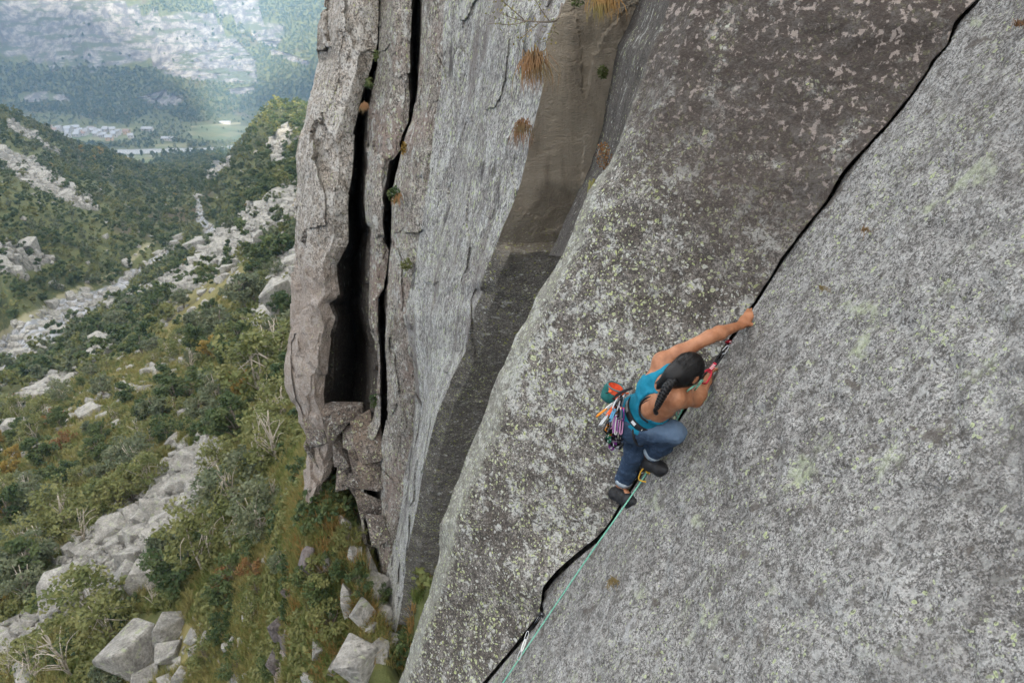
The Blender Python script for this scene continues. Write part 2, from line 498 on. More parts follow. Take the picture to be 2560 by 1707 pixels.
M_face = granite('lichened granite face', (0.085, 0.074, 0.064), (0.145, 0.130, 0.116), (0.25, 0.235, 0.215), s=1.4, grey=0.66, green=0.82, black=0.85, bump=0.9, bdist=0.012,
                 zones=[(lambda t, v0, v: t.ramp(t.math('ADD', t.attr('ridge'), t.math('MULTIPLY', t.math('SUBTRACT', t.noise(v0, 16, 6, .75), .5), 2.6)), .45, .75), (0.31, 0.315, 0.265), 0.38),  # ridge strip: pale lichen plus light caught by the rounded edge, painted in
                        (z_and(z_plane(P(1760, 500, 4.4), P(2100, 180, 3.9) - P(1480, 900, 5.6), 0.55, 0.45), z_noise(5.2, 0.26, 0.46)), (0.058, 0.046, 0.040), 0.88),
                        (z_and(z_plane(P(1900, 420, 4.2), P(2100, 180, 3.9) - P(1480, 900, 5.6), 0.6, 0.4), z_noise(24, 0.56, 0.62, detail=6)), (0.33, 0.28, 0.25), 0.8)])
sl_ax = P(1883, 758, 4.02) - P(1205, 1707, 4.95)
M_slab = granite('pale granite slab', (0.15, 0.142, 0.134), (0.215, 0.207, 0.198), (0.31, 0.303, 0.292), s=1.85, grey=0.26, green=0.36, black=0.75, big=0.4, bump=0.9, bdist=0.012,
                 grey_col=(0.40, 0.395, 0.38), green_col=(0.35, 0.40, 0.20),
                 zones=[(z_noise(3.4, 0.60, 0.68, detail=8), (0.37, 0.41, 0.27), 0.55), (z_noise(2.1, 0.64, 0.70, detail=7), (0.41, 0.41, 0.415), 0.55),
                        (z_noise(1.1, 0.52, 0.70, detail=6), (0.30, 0.295, 0.285), 0.22), (z_noise(1.6, 0.50, 0.66, (1, 1, .45), 8), (0.10, 0.090, 0.082), 0.45), (z_noise(26, 0.55, 0.60, (1, 1, .6), 4), (0.40, 0.40, 0.38), 0.38), (z_noise(19, 0.56, 0.61, (1, 1, .6), 4), (0.075, 0.068, 0.060), 0.5),
                        (z_noise(5.0, 0.61, 0.66, detail=7), (0.085, 0.072, 0.062), 0.75)])
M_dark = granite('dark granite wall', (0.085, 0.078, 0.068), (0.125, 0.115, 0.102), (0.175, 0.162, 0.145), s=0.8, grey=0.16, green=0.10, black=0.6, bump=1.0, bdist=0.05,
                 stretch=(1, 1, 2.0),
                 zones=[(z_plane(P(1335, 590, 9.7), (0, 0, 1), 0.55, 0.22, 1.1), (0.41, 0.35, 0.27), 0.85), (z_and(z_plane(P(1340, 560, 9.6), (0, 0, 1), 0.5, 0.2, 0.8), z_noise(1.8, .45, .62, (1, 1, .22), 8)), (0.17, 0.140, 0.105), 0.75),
                        (z_and(z_plane(P(1300, 560, 9.5), P(1250, 640, 9.9) - P(1300, 300, 9.2), 0.4, 0.2), z_noise(22, 0.60, 0.64)), (0.33, 0.36, 0.05), 0.5)])
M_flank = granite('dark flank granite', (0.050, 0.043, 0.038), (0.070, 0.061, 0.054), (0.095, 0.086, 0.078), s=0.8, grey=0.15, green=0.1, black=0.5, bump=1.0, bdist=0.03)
M_pale = granite('pale streaked granite', (0.20, 0.19, 0.18), (0.27, 0.265, 0.255), (0.37, 0.37, 0.36), s=0.8, grey=0.66, green=0.66, black=0.5, stretch=(1.3, 1.3, 0.42), bump=0.8, bdist=0.03,
                 green_col=(0.36, 0.41, 0.22), zones=[(z_noise(0.9, 0.52, 0.68, (1.6, 1.6, 0.07)), (0.12, 0.10, 0.092), 0.75), (z_noise(1.0, 0.60, 0.66, (2.2, 2.2, 0.05)), (0.045, 0.04, 0.04), 0.75)])
M_column = granite('brown grey granite column', (0.18, 0.160, 0.138), (0.25, 0.225, 0.198), (0.33, 0.305, 0.275), s=0.75, grey=0.5, green=0.62, black=0.65, stretch=(1.2, 1.2, 0.6), bump=0.9, bdist=0.035,
                   green_col=(0.36, 0.41, 0.20), tint=(0.23, 0.18, 0.155))
M_pillar = granite('weathered pillar granite', (0.235, 0.203, 0.170), (0.325, 0.288, 0.248), (0.42, 0.388, 0.345), s=0.8, grey=0.72, green=0.10, black=0.7, bump=1.0, bdist=0.04, stretch=(1, 1, 0.8),
                   grey_col=(0.55, 0.525, 0.485), zones=[(z_plane(P(800, 640, 14.6), (0.15, 0.1, -1), 0.9, 0.5, 0.7), (0.33, 0.265, 0.225), 0.55)])
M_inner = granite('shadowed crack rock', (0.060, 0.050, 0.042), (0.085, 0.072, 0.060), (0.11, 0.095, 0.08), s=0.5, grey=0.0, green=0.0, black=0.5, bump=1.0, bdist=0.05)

ysC = np.linspace(-260, 1760, 480)
# pillar: back side, left flank, bulging front
eSb = [(x + 55, y, d + 3.2) for x, y, d in eS]
eSf = mid(eS, e1L, 0.30, -0.55)
eSf2 = mid(eS, e1L, 0.72, -0.42)
pil = band('cliff_pillar', [eSb, eS, eSf, eSf2, e1L], ysC, (6, 22, 34, 24), M_pillar, 0.04, 0.55, step=0.08)
e1i = mid(e1L, e1R, 0.55, 5.0)
e1i0 = [(x - 6, y, d + 1.5) for x, y, d in mid(e1L, e1R, 0.25, 0)]
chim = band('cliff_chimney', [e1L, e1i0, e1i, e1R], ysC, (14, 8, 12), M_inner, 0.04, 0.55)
e6m = mid(e1R, e2L, 0.45, -0.25)
colm = band('cliff_column', [e1R, e6m, e2L], ysC, (16, 16), M_column, 0.03, 0.55, step=0.07)
e2i = mid(e2L, e2R, 0.5, 2.6)
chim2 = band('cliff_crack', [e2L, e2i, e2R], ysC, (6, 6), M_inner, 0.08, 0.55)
e5m = mid(e2R, eE4, 0.5, -0.15)
rib = band('cliff_rib', [e2R, e5m, eE4], ysC, (22, 22), M_column, 0.03, 0.55, step=0.07)
ePm = mid(eE4, eE3, 0.5, -0.05)
ePm1 = mid(eE4, eE3, 0.25, 0.28)
pale = band('cliff_streaked_face', [eE4, ePm1, ePm, eE3], ysC, (24, 24, 48), M_pale, 0.04, 0.45, step=0.03)
# dark wall right of the arete, running on behind the near face
eDw = [(x + 130 + 0.10 * max(0, 900 - y), y, d + 0.25) for x, y, d in eE3]
eDw2 = [(x + 330 + 0.10 * max(0, 900 - y), y, d + 1.4) for x, y, d in eE3]
ysD = np.linspace(-260, 1560, 310)
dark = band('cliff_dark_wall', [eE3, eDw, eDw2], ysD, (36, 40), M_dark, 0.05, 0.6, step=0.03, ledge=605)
# left flank of the near face
E2x = [(1566, 0), (1541, 75), (1513, 115), (1505, 166), (1492, 251), (1486, 330), (1460, 430), (1420, 520), (1380, 610), (1340, 690)]
eE2 = [(x, y, 8.9 + y / 900.0) for x, y in E2x] 
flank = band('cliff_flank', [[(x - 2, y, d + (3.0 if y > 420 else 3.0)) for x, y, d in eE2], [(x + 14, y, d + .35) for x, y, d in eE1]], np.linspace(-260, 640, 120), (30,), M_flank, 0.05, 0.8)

# --- near lichened face: from the rounded left ridge to the corner crack
ysF = np.linspace(-330, 1860, 400)
eE1b = [(x + 150, y, d + 2.6) for x, y, d in eE1]
eE1r = mid(eE1, eCL, 0.10, -0.16, y0=-300, y1=1900, n=90)
eE1m = mid(eE1, eCL, 0.5, -0.10, y0=-300, y1=1900, n=90)
eCLi = [(x - 30, y, d + 1.3) for x, y, d in eCL]
def face_mesh():
    lines = [eE1b, eE1, eE1r, eE1m, eCL, eCLi]
    L = [line(l, ysF) for l in lines]
    cols = (8, 16, 70, 80, 8)
    C = []
    for k in range(5):
        for fi in np.arange(cols[k]) / cols[k]:
            C.append(L[k] * (1 - fi) + L[k + 1] * fi)
    C.append(L[-1])
    V = np.stack(C, 1)
    # round the ridge: blend the columns on both sides of it
    a, b = cols[0] - 3, cols[0] + 6
    for _ in range(1):
        V[:, a:b] = (V[:, a - 1:b - 1] + V[:, a:b] + V[:, a + 1:b + 1]) / 3
    nC = V.shape[1]; ed = np.clip((nC - 9 - np.arange(nC)) / 26.0, 0.06, 1); ed = np.tile(ed, len(ysF))[:, None]
    V = V.reshape(-1, 3)
    V = V + ed * 0.045 * vnoise(V * 1.1, 5, .55) + (.7 + .3 * ed) * 0.014 * vnoise(V * 7, 4, 0.6)
    px, py, _ = proj(V)
    # shallow scoops in the upper right
    k = np.clip((px - 1500) / 500, 0, 1) * np.clip((900 - py) / 500, 0, 1)
    k = k * ed[:, 0]
    V = V + (k * 0.03 * fbm(V * np.array([2.2, 2.2, 4.0]), 4, 0.6))[:, None] * np.array([0, -1, 0.2])
    me = new_mesh('cliff_face', V, grid_faces(len(ysF), sum(cols) + 1))
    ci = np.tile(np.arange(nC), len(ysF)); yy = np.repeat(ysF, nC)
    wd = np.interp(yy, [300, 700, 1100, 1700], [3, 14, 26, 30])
    attr(me, 'ridge', np.clip(1 - np.abs(ci - 8 - wd * .35) / wd, 0, 1))  # mask of the strip where lichen and caught light are painted
    return me
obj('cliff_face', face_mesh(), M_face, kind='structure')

# --- the slab right of the crack: a plane through the crack that comes towards the camera on the right
A0, A1 = P(2441, 0, 3.42), P(1205, 1707, 5.02)
A2 = P(2560, 1707, 1.9)
s_n = np.cross(A1 - A0, A2 - A0); s_n /= np.linalg.norm(s_n)
if s_n @ (-A0) < 0: s_n = -s_n
def on_slab(px, py, off=0.0):
    r = P(px, py, 1.0)
    t = ((A0 + s_n * off) @ s_n) / (r @ s_n)
    return r * np.asarray(t)[..., None] if np.ndim(t) else r * t
def slab_mesh():
    u = A1 - A0; u = u / np.linalg.norm(u)
    w = np.cross(s_n, u); w /= np.linalg.norm(w)
    if w @ (A2 - A0) < 0: w = -w
    a = np.linspace(-3.2, np.linalg.norm(A1 - A0) + 2.5, 330)
    b = np.concatenate([np.linspace(-1.6, -.12, 16)[:-1], np.linspace(-.12, .20, 54)[:-1], np.linspace(.20, 4.6, 220)])
    AA, BB = np.meshgrid(a, b, indexing='ij')
    V = A0 + AA[..., None] * u + BB[..., None] * w
    V = V.reshape(-1, 3)
    h = 0.05 * fbm(V * 0.9 + 5, 4, 0.5) + 0.012 * fbm(V * 7 + 9, 4, 0.6)
    e = np.maximum(0, fbm(V * np.array([2.2, 2.2, 2.2]) + 50, 4, 0.55, ridged=True) - 0.62)
    h -= 0.10 * e                                   # small flaked hollows
    h = h * np.clip(BB.reshape(-1) / .5, .08, 1)
    # the crack: an open groove along the corner, wider low down
    t_ = AA.reshape(-1) / np.linalg.norm(A1 - A0)
    b_ = BB.reshape(-1)
    ea, eb = [], []
    for x_, y_ in CRACK_L:
        q = on_slab(x_, y_) - A0
        ea.append(q @ u); eb.append(q @ w)
    edge = np.interp(AA.reshape(-1), ea, eb)
    wid = edge + np.interp(t_, [-.5, 0, .2, .45, .62, .72, .78, .86, .95, 1.3], [.006, .006, .008, .014, .016, .022, .030, .036, .026, .026]) + .014 * fbm(V * 5.0, 4, .65)
    lip = np.clip((wid + .02 - b_) / .02, 0, 1)
    h -= np.interp(t_, [0, .6, .72, .80, 1], [.40, .34, .26, .22, .24]) * lip * lip * (3 - 2 * lip)
    V = V + h[:, None] * s_n
    return new_mesh('cliff_slab', V, grid_faces(len(a), len(b)))
obj('cliff_slab', slab_mesh(), M_slab, kind='structure')
# ---------------------------------------------------------------- terrain: one sheet from under the cliff to the far mountain
TC = [  # photo px, py, depth
    (860, 1600, 15.6), (820, 1250, 16.3), (900, 1400, 15.7), (955, 1530, 15.4), (762, 1340, 16.4), (752, 1430, 17.2), (1000, 1690, 14.6), (1040, 1480, 13.9), (1070, 1440, 13.6), (700, 1707, 20), (600, 1707, 25), (300, 1707, 33), (0, 1707, 40),
    (700, 1500, 20.5), (600, 1400, 31), (680, 1300, 28), (650, 1200, 34), (600, 1100, 46), (690, 1000, 50), (600, 950, 66), (640, 800, 95), (700, 650, 125), (720, 470, 190),
    (640, 560, 170), (730, 300, 330), (690, 262, 400), (640, 320, 400), (600, 400, 390), (560, 450, 360), (660, 400, 330), (520, 480, 420), (700, 350, 300),
    (400, 1500, 37), (200, 1500, 43), (0, 1500, 50), (400, 1300, 46), (200, 1300, 56), (0, 1300, 64), (400, 1100, 64), (200, 1100, 78), (0, 1150, 84), (0, 1000, 112), (200, 950, 118),
    (400, 900, 104), (400, 760, 165), (500, 640, 225), (150, 880, 165), (250, 830, 180),
    (20, 870, 195), (130, 790, 222), (240, 740, 240), (330, 690, 262), (450, 600, 315), (535, 590, 325), (490, 510, 390), (500, 540, 368), (480, 475, 480), (455, 450, 560), (540, 420, 640), (430, 420, 800), (520, 400, 880), (430, 400, 1000),
    (0, 800, 200), (0, 700, 196), (0, 600, 218), (0, 500, 262), (0, 400, 380), (0, 330, 450), (0, 268, 510), (110, 325, 575), (100, 400, 425), (200, 500, 310), (200, 650, 248), (350, 600, 292), (270, 382, 650), (360, 428, 690), (300, 480, 430), (200, 420, 480), (400, 480, 470),
    (200, 385, 1100), (400, 380, 1150), (600, 385, 1130), (100, 345, 1380), (400, 340, 1400), (640, 345, 1390), (250, 322, 1500), (560, 315, 1560), (100, 312, 1560), (400, 303, 1640), (650, 303, 1640), (0, 300, 1640), (800, 303, 1640),
]
for x in (-250, 0, 200, 400, 600, 800):
    TC += [(x, 252, 1680), (x, 200, 1718), (x, 130, 1768), (x, 60, 1815), (x, 0, 1858), (x, -160, 2000)]
TCx = [  # hidden or outside the frame, as (azimuth deg, horizontal distance, height)
    (-30, 900, -205), (-26, 900, -200), (-36, 900, -190), (-20, 800, -190), (-14, 620, -130), (-14, 900, -200), (-14, 1300, -285), (-14, 1650, -300), (-8, 400, -55), (-8, 200, -38), (-8, 100, -26), (-8, 50, -20), (-8, 25, -14),
    (-5, 16, -14), (-12, 12, -16.5), (-30, 14, -19), (-55, 20, -30), (-55, 14, -26), (-60, 60, -52), (-60, 120, -75), (-60, 250, -70), (-60, 480, -20), (-50, 480, -50), (-45, 600, -60), (-60, 900, 60), (-50, 900, -60), (-50, 1500, -150),
    (-60, 2000, 150), (-35, 3400, 420), (-15, 3400, 420), (-55, 3400, 420), (-35, 2500, 160), (-15, 2500, 170), (-55, 2500, 160), (0, 400, -30), (0, 1650, -250), (0, 2500, 170),
    (-9, 9, -15), (-30, 9, -19), (-55, 9, -24), (0, 9, -12), (0, 30, -10), (0, 100, -15),
]
def _fit():
    pts = []
    for px, py, d in TC:
        v = P(px, py, d); r = math.hypot(v[0], v[1]); pts.append((math.atan2(v[0], v[1]), r, v[2]))
    for a, r, z in TCx: pts.append((R(a), r, z))
    pts = np.array(pts)
    X = np.stack([pts[:, 0] * 4, np.log(pts[:, 1])], -1)
    val = pts[:, 2]
    D = np.linalg.norm(X[:, None] - X[None], axis=-1)
    n = len(X)
    A = np.zeros((n + 3, n + 3))
    A[:n, :n] = -D + np.eye(n) * 0.002
    A[:n, n], A[:n, n + 1:n + 3] = 1, X
    A[n:, :n] = A[:n, n:].T
    w = np.linalg.solve(A, np.concatenate([val / pts[:, 1], [0, 0, 0]]))
    def f(az, r):
        Q = np.stack([az * 4, np.log(r)], -1)
        out = np.full(az.shape, w[n]) + Q[..., 0] * w[n + 1] + Q[..., 1] * w[n + 2]
        for k in range(n):
            out = out - w[k] * np.sqrt((Q[..., 0] - X[k, 0]) ** 2 + (Q[..., 1] - X[k, 1]) ** 2)
        return out * r
    return f
_tf = _fit()

def in_poly(px, py, poly):
    poly = np.asarray(poly, float)
    inside = np.zeros(px.shape, bool)
    j = len(poly) - 1
    for i in range(len(poly)):
        xi, yi = poly[i]; xj, yj = poly[j]
        if yi != yj:
            inside ^= ((yi > py) != (yj > py)) & (px < (xj - xi) * (py - yi) / (yj - yi) + xi)
        j = i
    return inside
def near_line(px, py, pts, wid):
    """1 inside a ribbon around a polyline; wid = half widths"""
    m = np.zeros(px.shape)
    for (x0, y0), (x1, y1), w0, w1 in zip(pts[:-1], pts[1:], wid[:-1], wid[1:]):
        dx, dy = x1 - x0, y1 - y0
        t = np.clip(((px - x0) * dx + (py - y0) * dy) / (dx * dx + dy * dy), 0, 1)
        dd = np.hypot(px - x0 - t * dx, py - y0 - t * dy)
        m = np.maximum(m, np.clip(1.5 - dd / (w0 + (w1 - w0) * t), 0, 1))
    return m

CLIFFS = [[(0, -60), (310, -60), (314, 21), (404, 32), (536, 36), (557, 71), (586, 93), (607, 118), (639, 150), (646, 211), (571, 207), (464, 200), (411, 186), (386, 171), (286, 171), (214, 171), (107, 168), (71, 157), (36, 143), (-60, 60)],
          [(500, -60), (640, -60), (655, 60), (560, 62)], [(604, 65), (680, 45), (715, 80), (690, 120), (650, 110)], [(670, 120), (775, 155), (770, 165), (680, 140)],
          [(32, 236), (100, 232), (180, 246), (178, 256), (60, 254)], [(340, 247), (411, 225), (455, 250), (450, 266), (380, 262)], [(570, 225), (640, 215), (640, 232), (580, 240)]]
RIVER = [([(-30, 905), (60, 850), (130, 800), (200, 765), (262, 735)], (50, 44, 38, 28, 14)), ([(262, 735), (330, 690), (450, 600)], (14, 7, 5)), ([(548, 600), (520, 575), (500, 540), (490, 510), (482, 490)], (14, 15, 11, 8, 6))]
PATHS = [([(-20, 850), (60, 800), (140, 755), (230, 715), (300, 680)], (12, 11, 9, 6, 4)), ([(320, 655), (350, 625), (385, 607)], (7, 6, 3)), ([(60, 1060), (160, 985), (250, 850)], (6, 5, 4))]
SCREE = [([(-20, 360), (60, 420), (130, 465), (200, 500), (235, 520)], (14, 24, 22, 18, 8)), ([(30, 310), (90, 345), (150, 380)], (12, 9, 5)), ([(-20, 640), (40, 650), (130, 645)], (40, 34, 8)),
         ([(330, 745), (480, 690), (560, 620), (640, 560), (730, 500)], (16, 26, 36, 34, 26)), ([(270, 850), (180, 930), (60, 1000)], (10, 16, 14)),
         ([(640, 850), (690, 760), (735, 670)], (24, 30, 34)), ([(530, 1120), (485, 1185), (420, 1255), (335, 1335), (240, 1420)], (30, 52, 70, 84, 80)), ([(0, 1600), (90, 1560), (160, 1530)], (36, 30, 18)),
         ([(560, 395), (540, 420), (520, 440)], (16, 16, 8)), ([(720, 330), (690, 360), (700, 410)], (10, 12, 10)), ([(490, 1010), (420, 1130), (560, 1050)], (4, 4, 4))]
MEADOW = [[(90, 1120), (160, 1020), (260, 930), (380, 830), (470, 770), (600, 700), (640, 720), (560, 800), (520, 860), (440, 960), (330, 1050), (220, 1120), (120, 1160)], [(330, 1120), (420, 1060), (520, 1080), (470, 1130), (400, 1160), (300, 1220)], [(230, 1010), (480, 830), (560, 800), (500, 900), (330, 1010), (180, 1110), (100, 1130)], [(0, 1180), (120, 1130), (210, 1130), (60, 1230), (0, 1260)], [(400, 760), (640, 640), (560, 800), (470, 830)],
          [(130, 1400), (250, 1330), (240, 1420), (110, 1500)], [(450, 1560), (640, 1500), (740, 1560), (640, 1707), (400, 1707)], [(250, 1180), (330, 1130), (330, 1200), (260, 1250)]]
FIELDS = [[(466, 328), (540, 322), (590, 330), (640, 345), (560, 352), (480, 345)], [(380, 362), (470, 358), (470, 368), (390, 372)], [(330, 388), (380, 390), (385, 410), (345, 408)], [(480, 318), (520, 312), (640, 318), (600, 326), (500, 324)], [(130, 330), (330, 320), (330, 350), (200, 352)]]
GRAVEL = [([(225, 378), (330, 380), (420, 376), (520, 374), (600, 366)], (4, 6, 5, 4, 4)), ([(300, 392), (380, 391)], (2, 2))]
ROADS = [([(470, 330), (520, 328), (600, 334), (640, 342)], (1.5,) * 4), ([(480, 318), (560, 312), (600, 309)], (2, 2, 3))]

def zones(V):
    """ground cover at terrain points: rock, grass, river, road amounts"""
    px, py, d = proj(V)
    wob = np.clip(9000.0 / np.maximum(d, 60), 4, 26)
    q = V / np.maximum(d, 5)[:, None] * 28
    px = px + wob * fbm(q, 4, 0.6); py = py + wob * 0.7 * fbm(q + 40, 4, 0.6)
    rock = np.zeros(len(V)); grass = np.zeros(len(V)); river = np.zeros(len(V)); road = np.zeros(len(V)); field = np.zeros(len(V)); cliff = np.zeros(len(V))
    fr = d > 1000
    for poly in CLIFFS: cliff = np.maximum(cliff, in_poly(px, py, poly) & (d > 1600))
    for pts, w in RIVER: river = np.maximum(river, near_line(px, py, pts, w) * (d > 100) * (d < 900))
    for pts, w in PATHS: road = np.maximum(road, near_line(px, py, pts, w) * (d > 60) * (d < 900))
    for pts, w in SCREE: rock = np.maximum(rock, near_line(px, py, pts, w) * (d < 900))
    for poly in MEADOW: grass = np.maximum(grass, in_poly(px, py, poly) & (d < 400))
    p0, q0, _ = proj(V)
    for poly in FIELDS: field = np.maximum(field, in_poly(p0, q0, poly) & (d > 900) & (d < 1700))
    for pts, w in GRAVEL: river = np.maximum(river, near_line(p0, q0, pts, w) * (d > 900) * (d < 1700))
    for pts, w in ROADS: road = np.maximum(road, near_line(p0, q0, pts, w) * (d > 900) * (d < 1700))
    return dict(rock=rock, grass=grass, river=river, road=road, field=field, cliff=cliff)

AZ = np.linspace(R(-58), R(-1), 460)
RR = np.concatenate([np.exp(np.linspace(math.log(9), math.log(1500), 470))[:-1], np.linspace(1500, 1720, 90)[:-1], np.linspace(1720, 2080, 190)[:-1], np.linspace(2080, 4200, 40)])
def ground_z(az, r):
    z = _tf(az, r)
    q = np.stack([r * np.sin(az), r * np.cos(az), z * 0], -1)
    calm = 1 - 0.85 * np.exp(-((r - 1400) / 330.0) ** 2)
    z = z + calm * (r ** 0.75) * 0.05 * (fbm(q / (r[..., None] ** 0.9 * 0.16 + 1.0), 4, 0.5))
    z = z + 0.18 * np.clip(40 / r, 0, 1) * fbm(q * 1.1, 3, 0.5)
    return z
def terrain_mesh():
    A, RQ = np.meshgrid(AZ, RR)
    Z = ground_z(A, RQ)
    V = np.stack([RQ * np.sin(A), RQ * np.cos(A), Z], -1).reshape(-1, 3)
    zn = zones(V)
    # far cliffs: ledges and clefts, pushed in and out along the horizontal
    far = np.clip((np.hypot(V[:, 0], V[:, 1]) - 1690) / 60, 0, 1)
    q = V * np.array([1 / 55., 1 / 55., 1 / 130.])
    rel = 26 * fbm(q, 5, 0.55, ridged=True) + 16 * fbm(V * np.array([1 / 90., 1 / 90., 1 / 16.]), 4, 0.55)
    hd = V[:, :2] / np.linalg.norm(V[:, :2], axis=1)[:, None]
    amt = far * (0.35 + 0.9 * zn['cliff'])
    V[:, :2] += hd * (rel * amt)[:, None]
    me = new_mesh('ground', V, grid_faces(len(RR), len(AZ))[:, ::-1])
    for k, v in zn.items(): attr(me, k, v)
    return me, V
def ground_mat():
    t = NT('mountain ground')
    v = t.pos()
    n1, n2, n3 = t.noise(v, 0.09, 6, 0.6), t.noise(v, 1.1, 6, 0.65), t.noise(v, 7.0, 4, 0.65)
    nf = t.noise(v, 0.012, 6, 0.6)
    veg = t.mix(t.ramp(n1, 0.35, 0.65), (0.045, 0.060, 0.024), (0.095, 0.105, 0.036))
    veg = t.mix(t.ramp(n2, 0.45, 0.7), veg, (0.15, 0.14, 0.052))
    veg = t.mix(t.ramp(nf, 0.55, 0.7), veg, (0.10, 0.08, 0.045))
    gr = t.mix(t.ramp(n2, 0.35, 0.65), (0.12, 0.115, 0.04), (0.20, 0.17, 0.068))
    c = t.mix(t.attr('grass'), veg, gr)
    vo = t.voro(t.pos((1, 1, 1.4)), 0.55)
    sp = t.n('SeparateColor'); t.link(vo.outputs['Color'], sp.inputs[0])
    rk = t.mix(sp.outputs[0], (0.10, 0.095, 0.085), (0.22, 0.21, 0.19))
    rk = t.mix(t.ramp(vo.outputs['Distance'], 0.35, 0.75), rk, (0.085, 0.080, 0.06))
    rk = t.mix(t.ramp(n3, 0.55, 0.75), rk, (0.13, 0.125, 0.05))
    c = t.mix(t.ramp(t.math('ADD', t.attr('rock'), t.math('MULTIPLY', t.math('SUBTRACT', n2, 0.5), 0.9)), 0.35, 0.6), c, rk)
    rv = t.mix(t.ramp(t.noise(t.pos((1, 0.35, 1), (0, 0, R(-38))), 0.8, 5, 0.6), 0.4, 0.62), (0.19, 0.20, 0.21), (0.38, 0.385, 0.40))
    rv = t.mix(t.ramp(t.noise(v, 0.35, 5, 0.65), 0.5, 0.64), rv, (0.17, 0.16, 0.12))
    c = t.mix(t.ramp(t.attr('river'), 0.3, 0.7), c, rv)
    c = t.mix(t.ramp(t.attr('road'), 0.3, 0.8), c, t.mix(n2, (0.19, 0.18, 0.10), (0.27, 0.25, 0.16)))
    c = t.mix(t.math('MULTIPLY', t.attr('field'), 0.9), c, t.mix(t.ramp(nf, 0.4, 0.6), (0.10, 0.13, 0.06), (0.17, 0.165, 0.085)))
    cl = t.mix(t.ramp(t.noise(t.pos((1, 1, 0.45)), 0.05, 9, 0.75), 0.42, 0.60), (0.085, 0.08, 0.08), (0.24, 0.225, 0.205))
    cl = t.mix(t.ramp(t.noise(t.pos((1, 1, 0.22)), 0.11, 7, 0.75), 0.54, 0.62), cl, (0.06, 0.058, 0.064))
    cl = t.mix(t.ramp(t.noise(t.pos((0.35, 0.35, 2.5)), 0.035, 7, 0.7), 0.51, 0.56), cl, (0.075, 0.085, 0.05))
    c = t.mix(t.ramp(t.math('ADD', t.attr('cliff'), t.math('MULTIPLY', t.math('SUBTRACT', t.noise(t.pos((1, 1, 2)), 0.02, 5, 0.6), 0.5), 1.3)), 0.4, 0.65), c, cl)
    t.color(c)
    t.bump(t.math('ADD', n2, n3), 0.6, 0.12)
    t.bsdf.inputs['Roughness'].default_value = 0.95
    return t.m
g_me, g_V = terrain_mesh()
ground = obj('ground', g_me, ground_mat(), kind='structure')
_tri = grid_faces(len(RR), len(AZ))
g_bvh = BVHTree.FromPolygons([tuple(v) for v in g_V.tolist()], _tri.tolist())
def ground_at(px, py):
    """where the line of sight through a photo position meets the ground"""
    d = Vector(P(px, py, 1.0).tolist()).normalized()
    h = g_bvh.ray_cast(Vector((0, 0, 0)), d)
    return h[0], h[1]
def drop(x, y):
    h = g_bvh.ray_cast(Vector((x, y, 2000)), Vector((0, 0, -1)))
    return h[0], h[1]

# ---------------------------------------------------------------- added mountain behind the camera, unseen, put there to shade the valley
# crest height is given across the sun's direction; its gap is shaped to let sun onto the far cliffs
_sh = np.array(SUN_TRAVEL[:2]); _sp = np.array([SUN_TRAVEL.y, -SUN_TRAVEL.x])
def sun_uv(V):
    V = np.atleast_2d(V)
    s = V[:, :2] @ _sh
    return V[:, :2] @ _sp, V[:, 2] + s * math.tan(SUN_EL)
if __name__ == '__main__' and False:
    pass
MASSIF_S = -1500.0
def added_massif(crest, u0, u1, n=140):
    us = np.linspace(u0, u1, n)
    tan = math.tan(SUN_EL)
    rows = []
    for k, (ds, f) in enumerate(((0, 1.0), (-60, 0.93), (-160, 0.80), (-350, 0.55), (-700, 0.15), (-1100, -0.25), (50, 0.9), (140, 0.62), (230, 0.3), (300, -0.1))):
        rows.append((ds, f))
    rows.sort()
    V = []
    for ds, f in rows:
        c = np.interp(us, [p[0] for p in crest], [p[1] for p in crest]) - MASSIF_S * tan
        z = -200 + (c + 200) * f if f != 1.0 else c
        s = MASSIF_S + ds
        q = np.stack([us * _sp[0] + s * _sh[0], us * _sp[1] + s * _sh[1], z], -1)
        if f != 1.0: q = q + 30 * vnoise(q / 120.0, 3)
        V.append(q)
    V = np.concatenate(V)
    return new_mesh('mountain', V, grid_faces(len(rows), n))
CREST = [(-3000, 480), (-520, 520), (-230, 470), (-120, 350), (-60, 245), (-8, 205), (8, 110), (18, 16), (56, 14), (74, 110), (105, 185), (190, 215), (300, 250), (480, 350), (900, 480), (3000, 480)]  # outline shaped to place the sun patches
mountain_mat = simple('bare mountain rock', (0.16, 0.15, 0.13), 0.95, 0.4, 0.02)
obj('mountain', added_massif(CREST, -3000, 3000, 700), mountain_mat, kind='structure')  # unseen, added to keep the sun off the near scene
# ---------------------------------------------------------------- vegetation prototypes

